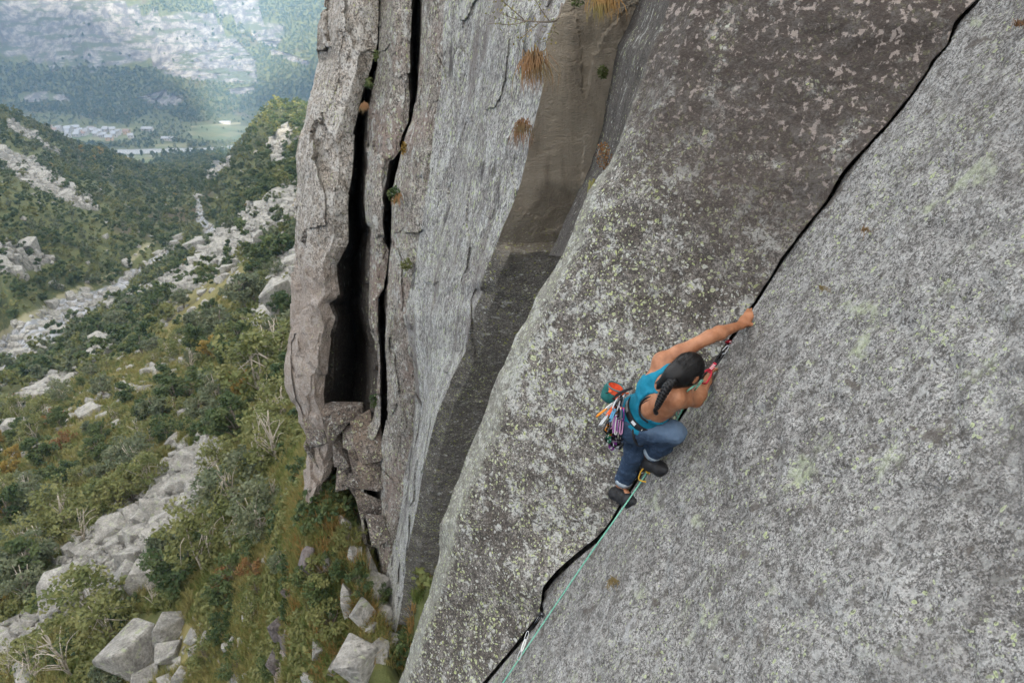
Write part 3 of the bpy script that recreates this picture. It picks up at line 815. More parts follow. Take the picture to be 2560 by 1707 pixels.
def leaf_mat(name, c1, c2, c3):
    t = NT(name)
    oi = t.n('ObjectInfo')
    nn = t.noise(t.pos(obj=True), 3.5, 2, 0.5)
    c = t.mix(t.ramp(oi.outputs['Random'], 0.1, 0.9), c1, c2)
    c = t.mix(t.ramp(nn, 0.42, 0.70), c, c3)
    t.color(c)
    t.bsdf.inputs['Roughness'].default_value = 0.6
    tr = t.n('BsdfTranslucent'); t.link(c, tr.inputs['Color'])
    mx = t.n('MixShader'); mx.inputs[0].default_value = 0.25
    t.link(t.bsdf.outputs[0], mx.inputs[1]); t.link(tr.outputs[0], mx.inputs[2]); t.link(mx.outputs[0], t.out.inputs['Surface'])
    return t.m
M_leaf = [leaf_mat('dark leaves', (0.040, 0.070, 0.027), (0.066, 0.095, 0.033), (0.115, 0.135, 0.048)),
          leaf_mat('olive leaves', (0.110, 0.130, 0.042), (0.145, 0.155, 0.052), (0.205, 0.200, 0.075)),
          leaf_mat('ochre leaves', (0.25, 0.160, 0.035), (0.29, 0.20, 0.045), (0.21, 0.18, 0.055)),
          leaf_mat('rusty leaves', (0.19, 0.085, 0.032), (0.22, 0.115, 0.042), (0.15, 0.105, 0.045)),
          leaf_mat('grey green leaves', (0.095, 0.118, 0.066), (0.120, 0.140, 0.078), (0.165, 0.175, 0.100))]
M_bark = simple('grey bark', (0.16, 0.135, 0.11), 0.9, 0.35, 12)
M_birch = simple('pale birch bark', (0.42, 0.37, 0.31), 0.85, 0.3, 9)

def leaves(cen, size, n_up=0.35, rs=rng, aspect=0.6):
    n = len(cen)
    nrm = rs.normal(size=(n, 3)); nrm[:, 2] = np.abs(nrm[:, 2]) + n_up
    nrm /= np.linalg.norm(nrm, axis=1)[:, None]
    a = np.cross(nrm, rs.normal(size=(n, 3))); a /= np.linalg.norm(a, axis=1)[:, None]
    b = np.cross(nrm, a)
    s = (size * rs.uniform(0.6, 1.35, n))[:, None]
    V = np.stack([cen - a * s, cen + b * s * aspect, cen + a * s, cen - b * s * aspect], 1).reshape(-1, 3)
    return V, np.arange(4 * n).reshape(n, 4)

def tree_proto(seed, crown_c, crown_r, nclump, nleaf, lsize, trunk_r, bark, sparse=0.0, multi=1, limb=True):
    rs = np.random.RandomState(seed)
    cc, cr = np.array(crown_c), np.array(crown_r)
    dirs = rs.normal(size=(nclump, 3)); dirs /= np.linalg.norm(dirs, axis=1)[:, None]
    rad = rs.uniform(0.25, 1.0, nclump) ** 0.6
    C = cc + dirs * cr * rad[:, None] * rs.uniform(0.75, 1.12, (nclump, 1))
    C[:, 2] = np.maximum(C[:, 2], 0.06)
    crad = rs.uniform(0.55, 1.0, nclump) * 0.36 * cr.mean()
    w = crad ** 2; w /= w.sum()
    k = rs.choice(nclump, nleaf, p=w)
    g = rs.normal(size=(nleaf, 3)); g /= np.linalg.norm(g, axis=1)[:, None]
    L = C[k] + g * (crad[k] * rs.uniform(0.2, 1.0, nleaf) ** 0.5)[:, None] * np.array([1, 1, 0.75])
    L[:, 2] = np.maximum(L[:, 2], 0.02)
    V, Fq = leaves(L, lsize, rs=rs)
    crown = new_mesh('crown', V, Fq, smooth=False)
    trunk = None
    if limb:
        mb = MB()
        for m in range(multi):
            b = np.array([rs.uniform(-.03, .03) * multi, rs.uniform(-.03, .03) * multi, -0.06])
            top = cc + np.array([rs.uniform(-.12, .12), rs.uniform(-.12, .12), cr[2] * 0.55])
            midp = (b + top) / 2 + rs.uniform(-.06, .06, 3)
            sp = spline([b, b * 0.6 + midp * 0.4, midp, top], 8)
            mb.tube(sp, np.linspace(trunk_r, trunk_r * 0.25, 8), 6)
            for c in C[rs.permutation(nclump)[:max(4, nclump // (2 * multi))]]:
                j = rs.randint(2, 7)
                p = sp[j]
                mid_ = (p + c) / 2 + rs.uniform(-.04, .04, 3) + np.array([0, 0, .03])
                mb.tube(spline([p, mid_, c], 5), np.linspace(trunk_r * 0.42, trunk_r * 0.10, 5), 4)
        trunk = mb.mesh('trunk')
        trunk.materials.append(bark)
    return crown, trunk

PROTO = {
    'dark': [tree_proto(s, (0, 0, .58), (.40, .40, .38), 24, 1700, .034, .030, M_bark) for s in (1, 2, 3)],
    'olive': [tree_proto(s, (0, 0, .52), (.50, .50, .44), 22, 1300, .030, .020, M_birch, multi=3) for s in (4, 5, 6)],
    'bush': [tree_proto(s, (0, 0, .40), (.62, .62, .38), 22, 1200, .040, .022, M_bark, multi=3) for s in (7, 8)],
    'bare': [tree_proto(s, (0, 0, .60), (.42, .42, .40), 30, 220, .022, .022, M_birch, multi=2) for s in (9, 10)],
}
for grp, ms in (('dark', (0, 0, 4)), ('olive', (1, 1, 4)), ('bush', (0, 1)), ('bare', (1, 1))):
    for (c, t_), mi in zip(PROTO[grp], ms): c.materials.append(M_leaf[mi])
def recolour(me, mat):
    m = me.copy(); m.materials.clear(); m.materials.append(mat); return m
OCHRE = [(recolour(PROTO['dark'][1][0], M_leaf[2]), PROTO['dark'][1][1])]
RUST = [(recolour(PROTO['bush'][0][0], M_leaf[3]), PROTO['bush'][0][1])]

def zone_word(px, py):
    if py > 1480: return 'low in the foreground' if px < 480 else 'on the grassy foot of the cliff'
    if px > 620 and py > 700: return 'close beside the foot of the rock pillar'
    if py > 1230: return 'left below the pale boulder field' if px < 300 else 'right of the pale boulder field'
    if py > 1000: return 'above the pale boulder field' if px > 330 else 'on the left slope'
    if py > 780: return 'on the yellow grass slope' if px > 250 else 'along the near bank of the pale riverbed'
    return 'higher up the valley side'
TREE_KINDS = {'dark': ('leafy_tree', 'dark green leafy tree'), 'olive': ('birch_tree', 'olive green birch'), 'bush': ('shrub', 'low spreading green shrub'),
              'bare': ('bare_birch_tree', 'leafless pale birch'), 'ochre': ('yellow_tree', 'ochre yellow autumn tree'), 'rust': ('rusty_shrub', 'rusty brown autumn shrub')}
def plant(kind, loc, h, rz, px, py, wide=1.0):
    src = {'ochre': OCHRE, 'rust': RUST}.get(kind) or PROTO[kind]
    c, t_ = src[rng.randint(len(src))]
    nm, lb = TREE_KINDS[kind]
    lab = lb + ' ' + zone_word(px, py)
    o = empty(nm, loc, lab, 'tree' if 'tree' in nm else 'shrub', lab, rz)
    o.scale = (h * wide, h * wide, h)
    o.rotation_euler = (rng.uniform(-.12, .12), rng.uniform(-.12, .12), rz)
    obj('crown', c, None, o)
    obj('trunk', t_, None, o)
    return o

def sample_ground(n, r0, r1, a0=-54.0, a1=-8.0, uniform_area=True):
    az = R(1) * rng.uniform(a0, a1, n)
    r = np.sqrt(rng.uniform(r0 * r0, r1 * r1, n)) if uniform_area else np.exp(rng.uniform(math.log(r0), math.log(r1), n))
    return az, r
_Zg = g_V[:, 2].reshape(len(RR), len(AZ))
_Gx = g_V.reshape(len(RR), len(AZ), 3)
def ground_pts(az, r):
    """bilinear lookup in the terrain sheet"""
    ai = np.clip((az - AZ[0]) / (AZ[1] - AZ[0]), 0, len(AZ) - 1.001); ri = np.interp(r, RR, np.arange(len(RR))); ri = np.clip(ri, 0, len(RR) - 1.001)
    a, q = ai.astype(int), ri.astype(int); fa, fr = (ai - a)[:, None], (ri - q)[:, None]
    return _Gx[q, a] * (1 - fa) * (1 - fr) + _Gx[q, a + 1] * fa * (1 - fr) + _Gx[q + 1, a] * (1 - fa) * fr + _Gx[q + 1, a + 1] * fa * fr
def thin(V, dist):
    """drop points closer than their distance to an earlier one"""
    keep, cell = [], {}
    D = np.broadcast_to(dist, (len(V),))
    cs = float(np.max(D))
    for i, (x, y) in enumerate(V[:, :2]):
        c = (int(x // cs), int(y // cs)); ok = True
        for dx in (-1, 0, 1):
            for dy in (-1, 0, 1):
                for j in cell.get((c[0] + dx, c[1] + dy), ()):
                    if (V[j, 0] - x) ** 2 + (V[j, 1] - y) ** 2 < D[i] * D[i]: ok = False; break
                if not ok: break
            if not ok: break
        if ok: cell.setdefault(c, []).append(i); keep.append(i)
    return np.array(keep, int)

# cover: how much of the ground trees take, by place
def tree_cover(V, zn):
    n = fbm(V / 38.0 + 3, 3, 0.5)
    c = np.clip(0.72 + 0.9 * n, 0.15, 1.0)
    c = c * (1 - 0.88 * np.clip(zn['grass'], 0, 1)) * (1 - 0.93 * np.clip(zn['rock'] * 1.3, 0, 1)) * (1 - np.clip(zn['river'] * 1.5, 0, 1)) * (1 - np.clip(zn['road'] * 1.5, 0, 1)) * (1 - 0.98 * zn['field']) * (1 - 0.93 * zn['cliff'])
    return c

TALUS = SCREE[6]
def over_talus(V, h, grow=1.25):
    """would something this tall hide the boulder field?"""
    m = 0
    for f in (0.1, 0.5, 0.9):
        q = V + np.array([0, 0, 1.0]) * (h * f)[:, None]
        a, b, _ = proj(q)
        m = np.maximum(m, near_line(a, b, TALUS[0], [w * grow for w in TALUS[1]]))
    for bx, by, w_ in ((190, 1460, 95), (380, 1430, 70), (390, 1600, 110), (473, 1146, 50)):
        a, b, _ = proj(V + np.array([0, 0, 1.0]) * (h * .5)[:, None]); m = np.maximum(m, (np.hypot(a - bx, (b - by) * 1.4) < w_) * 1.0)
    return m > 0.55
def hides_bare(V, h, share):
    """crowns that would stand in front of open scree, river or path"""
    z2 = zones(V + np.array([0, 0, 1.0]) * (h * .6)[:, None])
    m = np.maximum(np.maximum(z2['rock'], z2['river']), np.maximum(z2['road'], z2['grass'] * .9))
    return (m > .45) & (rng.rand(len(V)) < share)
# --- single trees near by (each one can be told apart)
KEY = [  # kind, px, py of the foot, height in photo px
    ('dark', 260, 1110, 62), ('dark', 232, 1090, 50), ('dark', 600, 1110, 150), ('dark', 560, 1080, 110), ('olive', 660, 1180, 190), ('olive', 610, 1290, 190), ('olive', 660, 1340, 170), ('olive', 520, 1410, 190),
    ('bush', 470, 1450, 150), ('dark', 430, 1440, 140), ('olive', 240, 1560, 200), ('olive', 280, 1600, 170), ('bare', 180, 1690, 190), ('bare', 90, 1707, 150), ('bare', 30, 1690, 120), ('bare', 395, 1520, 90),
    ('bare', 215, 1360, 130), ('olive', 170, 1330, 150), ('olive', 70, 1470, 170), ('dark', 110, 1440, 140), ('dark', 30, 1320, 120), ('bush', 330, 1255, 110), ('bush', 300, 1270, 120), ('olive', 380, 1215, 110),
    ('dark', 320, 1690, 100), ('dark', 300, 1720, 110), ('ochre', 535, 905, 75), ('ochre', 30, 1195, 60), ('rust', 570, 1490, 80), ('rust', 430, 1040, 60), ('rust', 650, 1440, 70), ('bush', 590, 1450, 100), ('bush', 650, 1490, 70),
    ('bush', 872, 1365, 70), ('bush', 900, 1470, 70), ('bush', 850, 1530, 70), ('bush', 815, 1450, 90), ('bush', 770, 1480, 80), ('olive', 640, 1560, 90), ('bush', 560, 1600, 80), ('bush', 520, 1660, 80), ('olive', 720, 1430, 80), ('bush', 600, 1680, 70), ('dark', 560, 1520, 100), ('bush', 690, 1680, 70),
    ('bush', 835, 1565, 110), ('bush', 800, 1500, 110), ('bush', 850, 1440, 80), ('bush', 790, 1330, 50), ('bush', 840, 1270, 50), ('bush', 985, 1640, 60), ('bush', 940, 1500, 60), ('bush', 700, 1420, 60),
    ('olive', 700, 940, 180), ('olive', 660, 1000, 200), ('dark', 510, 850, 90), ('dark', 490, 890, 90), ('dark', 420, 760, 60), ('dark', 400, 790, 60), ('dark', 460, 770, 60), ('dark', 560, 860, 110), ('dark', 620, 780, 110), ('dark', 640, 760, 90),
    ('dark', 300, 830, 70), ('dark', 250, 850, 60), ('dark', 330, 790, 60), ('bush', 480, 1000, 90), ('dark', 520, 1000, 100), ('dark', 440, 1030, 100), ('dark', 400, 1060, 90), ('dark', 360, 1060, 80), ('dark', 330, 1010, 70), ('olive', 290, 1060, 70),
    ('olive', 380, 1120, 90), ('bush', 420, 1105, 80), ('bare', 350, 1110, 80), ('bare', 700, 1150, 170), ('rust', 170, 1120, 50), ('ochre', 600, 1000, 90), ('olive', 560, 1200, 120), ('bare', 690, 1260, 90), ('olive', 590, 1360, 150),
]
placed = []
for kind, px, py, hp in KEY:
    g, nn = ground_at(px, min(py, 1745))
    if g is None: continue
    d = proj(np.array(g))[2]
    plant(kind, g, hp * d / FPX * 1.05, rng.uniform(0, 6.28), px, py)
    placed.append((g.x, g.y, g.z))
az, r = sample_ground(2600, 26, 125, -52, -12)
V = ground_pts(az, r)
px, py, dd = proj(V)
zn = zones(V)
ok = (px > -40) & (px < 735) & (py < 1760) & (py > 640) & (rng.rand(len(V)) < tree_cover(V, zn))
ok &= ~((np.abs(px - 400) < 330) & (py > 1500))
ok &= ~((px > 640) & (py > 1180))
V, px, py, dd = V[ok], px[ok], py[ok], dd[ok]
n_key = len(placed)
allp = np.concatenate([np.array(placed), V])
kp = thin(allp, 2.5)
kp = kp[kp >= n_key] - n_key
kp = kp[np.argsort(dd[kp])][:245]
FAR_EDGE = dd[kp].max()
for i in kp:
    u = rng.rand()
    kind = 'dark' if u < .34 else 'olive' if u < .70 else 'bush' if u < .91 else 'bare' if u < .93 else 'ochre' if u < .97 else 'rust'
    h = rng.uniform(2.2, 4.6) * (0.55 if kind in ('bush', 'rust') else 1.0)
    if over_talus(V[i][None], np.array([h]))[0] or hides_bare(V[i][None], np.array([h]), .45)[0]: continue
    plant(kind, V[i], h, rng.uniform(0, 6.28), px[i], py[i])

# --- woods and undergrowth that nobody would count: instanced stuff
def proto_coll(name, meshes):
    c = bpy.data.collections.new(name)
    for k, m in enumerate(meshes):
        o = bpy.data.objects.new('%s_%d' % (name, k), m); c.objects.link(o)
    return c
def scatter(name, pts, scale, rot, idx, coll, label, cat, tilt=None):
    me = bpy.data.meshes.new(name)
    me.vertices.add(len(pts)); me.vertices.foreach_set('co', np.ascontiguousarray(pts, np.float32).ravel())
    for nm, v in (('s', scale), ('rz', rot)):
        a = me.attributes.new(nm, 'FLOAT', 'POINT'); a.data.foreach_set('value', np.ascontiguousarray(v, np.float32))
    a = me.attributes.new('k', 'INT', 'POINT'); a.data.foreach_set('value', np.ascontiguousarray(idx, np.int32))
    t = bpy.data.node_groups.new(name, 'GeometryNodeTree')
    t.interface.new_socket('Geometry', in_out='INPUT', socket_type='NodeSocketGeometry')
    t.interface.new_socket('Geometry', in_out='OUTPUT', socket_type='NodeSocketGeometry')
    N = lambda k: t.nodes.new(k)
    gi, go, ip, ci = N('NodeGroupInput'), N('NodeGroupOutput'), N('GeometryNodeInstanceOnPoints'), N('GeometryNodeCollectionInfo')
    ci.inputs['Collection'].default_value = coll; ci.inputs['Separate Children'].default_value = True; ci.inputs['Reset Children'].default_value = True
    def A(nm, ty):
        n = N('GeometryNodeInputNamedAttribute'); n.data_type = ty; n.inputs['Name'].default_value = nm
        return n.outputs['Attribute']
    cx = N('ShaderNodeCombineXYZ'); t.links.new(A('rz', 'FLOAT'), cx.inputs['Z'])
    er = N('FunctionNodeEulerToRotation'); t.links.new(cx.outputs[0], er.inputs[0])
    t.links.new(gi.outputs[0], ip.inputs['Points']); t.links.new(ci.outputs[0], ip.inputs['Instance'])
    ip.inputs['Pick Instance'].default_value = True
    t.links.new(A('k', 'INT'), ip.inputs['Instance Index']); t.links.new(er.outputs[0], ip.inputs['Rotation']); t.links.new(A('s', 'FLOAT'), ip.inputs['Scale'])
    t.links.new(ip.outputs[0], go.inputs[0])
    o = obj(name, me, None, label=label, cat=cat, kind='stuff')
    md = o.modifiers.new('scatter', 'NODES'); md.node_group = t
    return o

def small_tree(seed, nl, ls, shape, mat):
    c, _ = tree_proto(seed, *shape, 12, nl, ls, .03, M_bark, limb=False)
    c.materials.append(mat); return c
SH_T, SH_B, SH_C = ((0, 0, .55), (.40, .40, .42)), ((0, 0, .42), (.58, .58, .40)), ((0, 0, .52), (.24, .24, .52))
mid_coll = proto_coll('wood_tree', [small_tree(21, 300, .085, SH_T, M_leaf[0]), small_tree(22, 300, .085, SH_T, M_leaf[0]), small_tree(23, 300, .085, SH_B, M_leaf[0]), small_tree(24, 260, .085, SH_T, M_leaf[4]),
                                  small_tree(25, 260, .085, SH_B, M_leaf[1]), small_tree(26, 240, .08, SH_T, M_leaf[1]), small_tree(27, 240, .08, SH_T, M_leaf[2])])
az, r = sample_ground(60000, 60, 1050, -56, -9)
az2, r2 = sample_ground(50000, 60, 420, -56, -9)
az, r = np.concatenate([az, az2]), np.concatenate([r, r2])
V = ground_pts(az, r)
px, py, dd = proj(V)
zn = zones(V)
ok = (rng.rand(len(V)) < tree_cover(V, zn) * np.where(np.hypot(V[:, 0], V[:, 1]) > 850, .4, 1.0)) & (dd > FAR_EDGE * 0.97) & (px < 830) & (px > -140)
V, px, py, dd = V[ok], px[ok], py[ok], dd[ok]
kp = thin(V, np.where(dd < 260, 2.3, 3.4))
V, px, py, dd = V[kp], px[kp], py[kp], dd[kp]
k = rng.choice(7, len(V), p=[.19, .18, .17, .15, .17, .135, .005])
sc = rng.uniform(2.8, 6.0, len(V)) * np.where(np.isin(k, (2, 4)), 0.75, 1.0) * np.clip(dd / 400, 0.9, 1.7)
kk = ~hides_bare(V, sc, .70)
V, dd, k, sc = V[kk], dd[kk], k[kk], sc[kk]
scatter('woodland', V - np.array([0, 0, .15]), sc, rng.uniform(0, 6.28, len(V)), k, mid_coll, 'green woodland covering both sides of the side valley', 'woodland')
print('woodland', len(V))

far_coll = proto_coll('forest_tree', [small_tree(31, 70, .17, SH_T, M_leaf[0]), small_tree(32, 70, .17, SH_T, M_leaf[0]), small_tree(33, 60, .15, SH_C, M_leaf[0]), small_tree(34, 60, .17, SH_T, M_leaf[4]), small_tree(35, 60, .17, SH_T, M_leaf[1])])
az, r = sample_ground(52000, 1050, 2300, -47, -11)
V = ground_pts(az, r)
px, py, dd = proj(V)
zn = zones(V)
c = np.where((V[:, 2] > -286) & (np.hypot(V[:, 0], V[:, 1]) > 1640), np.clip(tree_cover(V, zn) + 0.35, 0, 1) * (1 - 0.97 * zn['cliff']), tree_cover(V, zn) * 0.20)
vil = in_poly(px, py, [(95, 312), (310, 316), (330, 345), (280, 362), (190, 358), (110, 345)])
c = np.where(vil, c * 0.10, c)
ok = (rng.rand(len(V)) < c) & (px < 830) & (px > -60)
V, dd = V[ok], dd[ok]
kp = thin(V, 5.0)
V, dd = V[kp], dd[kp]
scatter('far_forest', V - np.array([0, 0, .5]), rng.uniform(6, 11, len(V)) * np.where(V[:, 2] < -284, .7, 1.0), rng.uniform(0, 6.28, len(V)), rng.choice(5, len(V), p=[.3, .25, .2, .13, .12]), far_coll, 'hazy forest on the far mountain and the valley floor', 'forest')
print('far forest', len(V))

# --- grass and low plants on the near slope
def tuft(seed, n, h, mat, lean=0.5, wid=0.012):
    rs = np.random.RandomState(seed); Vs, Fs = [], []
    for i in range(n):
        a = rs.uniform(0, 6.28); ln = rs.uniform(.1, lean); hh = h * rs.uniform(.6, 1.1)
        b = np.array([rs.uniform(-.12, .12), rs.uniform(-.12, .12), -0.03]); dr = np.array([math.cos(a), math.sin(a), 0]); sd = np.array([-dr[1], dr[0], 0]) * wid
        m = b + dr * ln * hh * .4 + np.array([0, 0, hh * .62]); tp = b + dr * ln * hh * 1.15 + np.array([0, 0, hh * (1 - .35 * ln)])
        j = len(Vs); Vs += [b - sd, b + sd, m + sd * .8, m - sd * .8, tp]; Fs += [(j, j + 1, j + 2, j + 3), (j + 3, j + 2, j + 4)]
    me = new_mesh('tuft', np.array(Vs), Fs, smooth=False); me.materials.append(mat); return me
M_grass = [leaf_mat('straw grass', (0.27, 0.225, 0.085), (0.21, 0.20, 0.068), (0.16, 0.175, 0.055)), leaf_mat('green grass', (0.105, 0.145, 0.038), (0.145, 0.165, 0.046), (0.20, 0.19, 0.062)), leaf_mat('orange grass', (0.29, 0.165, 0.055), (0.32, 0.20, 0.07), (0.22, 0.18, 0.06))]
grass_coll = proto_coll('grass_tuft', [tuft(1, 26, .45, M_grass[0]), tuft(2, 26, .42, M_grass[1]), tuft(3, 26, .5, M_grass[2]), small_tree(41, 90, .10, ((0, 0, .35), (.5, .5, .3)), M_leaf[0]), small_tree(42, 90, .10, ((0, 0, .35), (.5, .5, .3)), M_leaf[1]), tuft(4, 26, .45, M_grass[1], .8)])
az, r = sample_ground(46000, 10, 85, -54, -5, uniform_area=False)
az2, r2 = sample_ground(9000, 55, 130, -52, -12)
az, r = np.concatenate([az, az2]), np.concatenate([r, r2])
V = ground_pts(az, r)
px, py, dd = proj(V)
zn = zones(V)
ok = (rng.rand(len(V)) < 1 - 0.97 * np.clip(zn['rock'] * 1.4, 0, 1)) & (px < 1120) & (px > -60) & (py < 1800) & ~over_talus(V, np.full(len(V), .5), 1.0)
V, dd, g_, px, py = V[ok], dd[ok], zn['grass'][ok], px[ok], py[ok]
nz = fbm(V / 3.0, 3, .6)
near_cliff = np.clip((px - 690) / 60, 0, 1) * np.clip((py - 1150) / 80, 0, 1)
k = np.where(nz > 0.20, 4, np.where(nz > -0.02, 1, np.where(nz > -0.30, 0, 3)))
k = np.where((near_cliff > .5) & (rng.rand(len(V)) < .45), np.where(rng.rand(len(V)) < .5, 2, 5), k)
k = np.where((g_ > .5) & (rng.rand(len(V)) < .75), np.where(rng.rand(len(V)) < .7, 0, 1), k)
sc = rng.uniform(.55, 1.25, len(V)) * np.clip(dd / 26, .8, 2.0) * np.where(np.isin(k, (3, 4)), .75, 1.0)
scatter('grass', V, sc, rng.uniform(0, 6.28, len(V)), k, grass_coll, 'grass and low green plants covering the steep slope', 'grass')

# ---------------------------------------------------------------- boulders
def rock_mesh(seed, aspect=(1, 1, 1), n=13, name='boulder', pw=0.55):
    rs = np.random.RandomState(seed)
    bm = bmesh.new()
    q = rs.normal(size=(n, 3)); q /= np.linalg.norm(q, axis=1)[:, None]
    q = np.sign(q) * np.abs(q) ** pw * 0.62 * np.array(aspect)
    for v in q: bm.verts.new(v)
    r_ = bmesh.ops.convex_hull(bm, input=bm.verts)
    bmesh.ops.delete(bm, geom=[e for e in r_['geom_interior'] if isinstance(e, bmesh.types.BMVert)], context='VERTS')
    bmesh.ops.bevel(bm, geom=bm.edges[:], offset=0.022, segments=1, affect='EDGES', profile=0.5)
    bmesh.ops.triangulate(bm, faces=bm.faces[:])
    co = np.array([v.co for v in bm.verts]); mn, mx = co.min(0), co.max(0)
    for v in bm.verts: v.co = [(v.co[k] - (mn[k] + mx[k]) / 2) / (mx[k] - mn[k]) for k in range(3)]
    me = bpy.data.meshes.new(name); bm.to_mesh(me); bm.free()
    return me
def boulder_mat(name, a, b, g, moss=0.3):
    t = NT(name)
    v = t.pos()
    n1, n2 = t.noise(v, 1.6, 5, .65), t.noise(v, 9, 4, .7)
    c = t.mix(t.ramp(n1, .35, .65), a, b)
    c = t.mix(1.0, c, _grey(t, t.ramp(n2, .3, .7, .7, 1.25)), 'MULTIPLY')
    c = t.mix(t.math('MULTIPLY', t.ramp(t.noise(v, 2.7, 6, .7), .55, .66), moss), c, g)
    c = t.mix(t.math('MULTIPLY', t.ramp(t.noise(v, 5.5, 4, .7), .60, .68), .7), c, (0.07, 0.065, 0.055))
    t.color(c); t.bump(t.math('ADD', n1, n2), 1.0, .12)
    return t.m
M_boulder = boulder_mat('pale boulder rock', (0.21, 0.20, 0.182), (0.36, 0.345, 0.315), (0.33, 0.36, 0.23), 0.9)
M_boulder_d = boulder_mat('purple grey rock', (0.12, 0.105, 0.105), (0.19, 0.165, 0.16), (0.22, 0.20, 0.16), 0.3)
ROCKS = [rock_mesh(s, a) for s, a in ((1, (1, .8, .7)), (2, (1.1, .8, .55)), (3, (.9, .9, .9)), (4, (1.2, .7, .6)), (5, (1, 1, .6)), (6, (.8, .8, 1.1)), (7, (1.2, .9, .5)), (8, (1, .7, .8)))]
ROCKS_D = [m.copy() for m in ROCKS[:4]]
for m in ROCKS: m.materials.append(M_boulder)
for m in ROCKS_D: m.materials.append(M_boulder_d)
BOULDERS = [  # px, py, width, height in photo px, mesh (-1 any), label
    (194, 1455, 165, 95, 1, 'huge pale slab-like boulder at the lower end of the boulder field'), (379, 1428, 110, 75, 4, 'broad pale boulder at the right edge of the boulder field'),
    (329, 1388, 62, 66, 5, 'pointed greenish boulder standing between the two broad slabs'), (293, 1311, 92, 58, 1, 'long rounded boulder at the left edge of the boulder field'), (325, 1280, 50, 36, -1, None),
    (397, 1262, 66, 60, 2, 'tall blocky boulder in the middle of the boulder field'), (437, 1216, 56, 36, -1, None), (478, 1198, 62, 44, 0, 'smooth domed boulder near the top of the boulder field'), (419, 1225, 42, 40, -1, None),
    (473, 1146, 84, 48, 4, 'large domed boulder alone above the boulder field'), (525, 1133, 44, 26, -1, None), (316, 1424, 60, 44, -1, None), (262, 1343, 44, 28, -1, None), (320, 1334, 42, 34, -1, None), (361, 1289, 54, 40, -1, None), (523, 1185, 44, 30, -1, None), (428, 1122, 26, 22, -1, None),
    (352, 1608, 120, 160, 5, 'big pointed boulder with a flat brown front low in the foreground'), (433, 1560, 90, 92, 2, 'blocky flat topped boulder leaning behind the pointed one'), (428, 1622, 66, 60, 3, 'pale wedge boulder right of the big pointed one'), (370, 1688, 66, 50, 0, 'low pale boulder under the big pointed one'), (460, 1683, 52, 40, 4, 'rounded boulder at the bottom edge right of the others'), (421, 1702, 50, 34, -1, None),
    (45, 1063, 54, 48, 0, 'large smooth grey boulder at the left edge of the picture'), (9, 1060, 36, 26, 1, 'flat grey boulder cut off by the left edge'), (14, 1573, 60, 54, -1, None), (135, 1528, 66, 30, -1, None), (81, 1546, 56, 34, -1, None), (27, 1606, 80, 44, -1, None), (72, 1690, 110, 40, 6, 'long pale slab of rock in the lower left corner'), (97, 1120, 28, 18, -1, None),
    (600, 1232, 34, 26, -1, None), (573, 1252, 28, 22, -1, None), (639, 816, 76, 44, 4, 'pale layered rock outcrop left of the pillar'), (703, 740, 60, 130, 3, 'steep pale rock outcrop touching the left edge of the pillar'), (653, 600, 36, 66, 5, 'tall upright rock standing in the scree'), (436, 981, 66, 34, 1, 'light slab of rock lying among dark trees'),
    (271, 873, 40, 24, -1, None), (321, 655, 32, 26, -1, None), (214, 827, 28, 20, -1, None), (452, 770, 22, 14, -1, None), (496, 798, 28, 14, -1, None), (571, 670, 44, 26, -1, None), (564, 645, 56, 24, -1, None), (550, 700, 26, 20, -1, None), (60, 545, 30, 14, -1, None), (725, 1030, 26, 24, -1, None),
]
DARKS = [(708, 1560, 62, 62, 'dark purplish rock block on the grassy foot of the cliff'), (717, 1600, 56, 50, None), (700, 1640, 52, 74, 'tall dark rock below the purplish blocks'), (776, 1390, 44, 64, 'dark rock rib poking from the grass under the pillar'), (722, 1473, 30, 30, None), (650, 1690, 36, 50, None)]
FOOT = [(901, 1635, 100, 120, 'grey lichened rock block at the bottom edge below the cliff foot'), (952, 1615, 44, 66, 'small upright block leaning beside the lichened rock block'), (874, 1490, 32, 95, 'slim pale rock blade in the grass under the cliff'), (915, 1522, 38, 95, 'taller pale rock blade next to the slim one'), (797, 1613, 34, 64, 'pale rock poking out of orange grass'), (784, 1698, 66, 40, 'pale flat rock at the bottom edge'), (932, 1566, 30, 42, 'little rock between the blades and the lichened block'), (1030, 1505, 80, 84, 'rounded pale rock at the foot of the dark wall'),
        (905, 1330, 60, 84, 'grey block leaning on the cliff above the orange grass'), (925, 1402, 54, 76, 'stepped grey block lower on the cliff foot'), (888, 1375, 40, 50, 'smaller grey block left of the stepped one'), (942, 1462, 54, 84, 'tall grey block near the bottom of the streaked face'), (962, 1525, 54, 70, 'lowest grey block under the streaked face'), (855, 1300, 44, 44, 'brown rock in the grass below the chimney'), (818, 1395, 40, 44, 'rock showing through the shrubs under the pillar'), (850, 1660, 60, 50, 'low rock left of the lichened block at the bottom edge'), (980, 1600, 50, 60, 'rock between the near face and the lichened block')]
def boulder(px, py, w, h, mi, lab, dark=False, grp=None):
    g, nn = ground_at(px, min(py + h * 0.32, 1735))
    if g is None: return
    d = proj(np.array(g))[2]
    k = d / FPX
    src = ROCKS_D if dark else ROCKS
    me = src[rng.randint(len(src)) if mi < 0 else mi % len(src)]
    o = obj('boulder', me, None, label=lab or ('smaller dark rock in the grass at the cliff foot' if dark else grp), cat='boulder', group=None if lab else ('dark rocks at the cliff foot' if dark else 'smaller boulders'))
    c = np.array(g) + np.array([0, 0, h * k * 0.22])
    o.location = c
    o.scale = (w * k, (w + h) * 0.48 * k, h * k * 1.12)
    tl = .25 if lab else .7
    o.rotation_euler = (rng.uniform(-tl, tl), rng.uniform(-tl, tl), rng.uniform(-.5, .5) if lab else rng.uniform(0, 6.28))
    return o
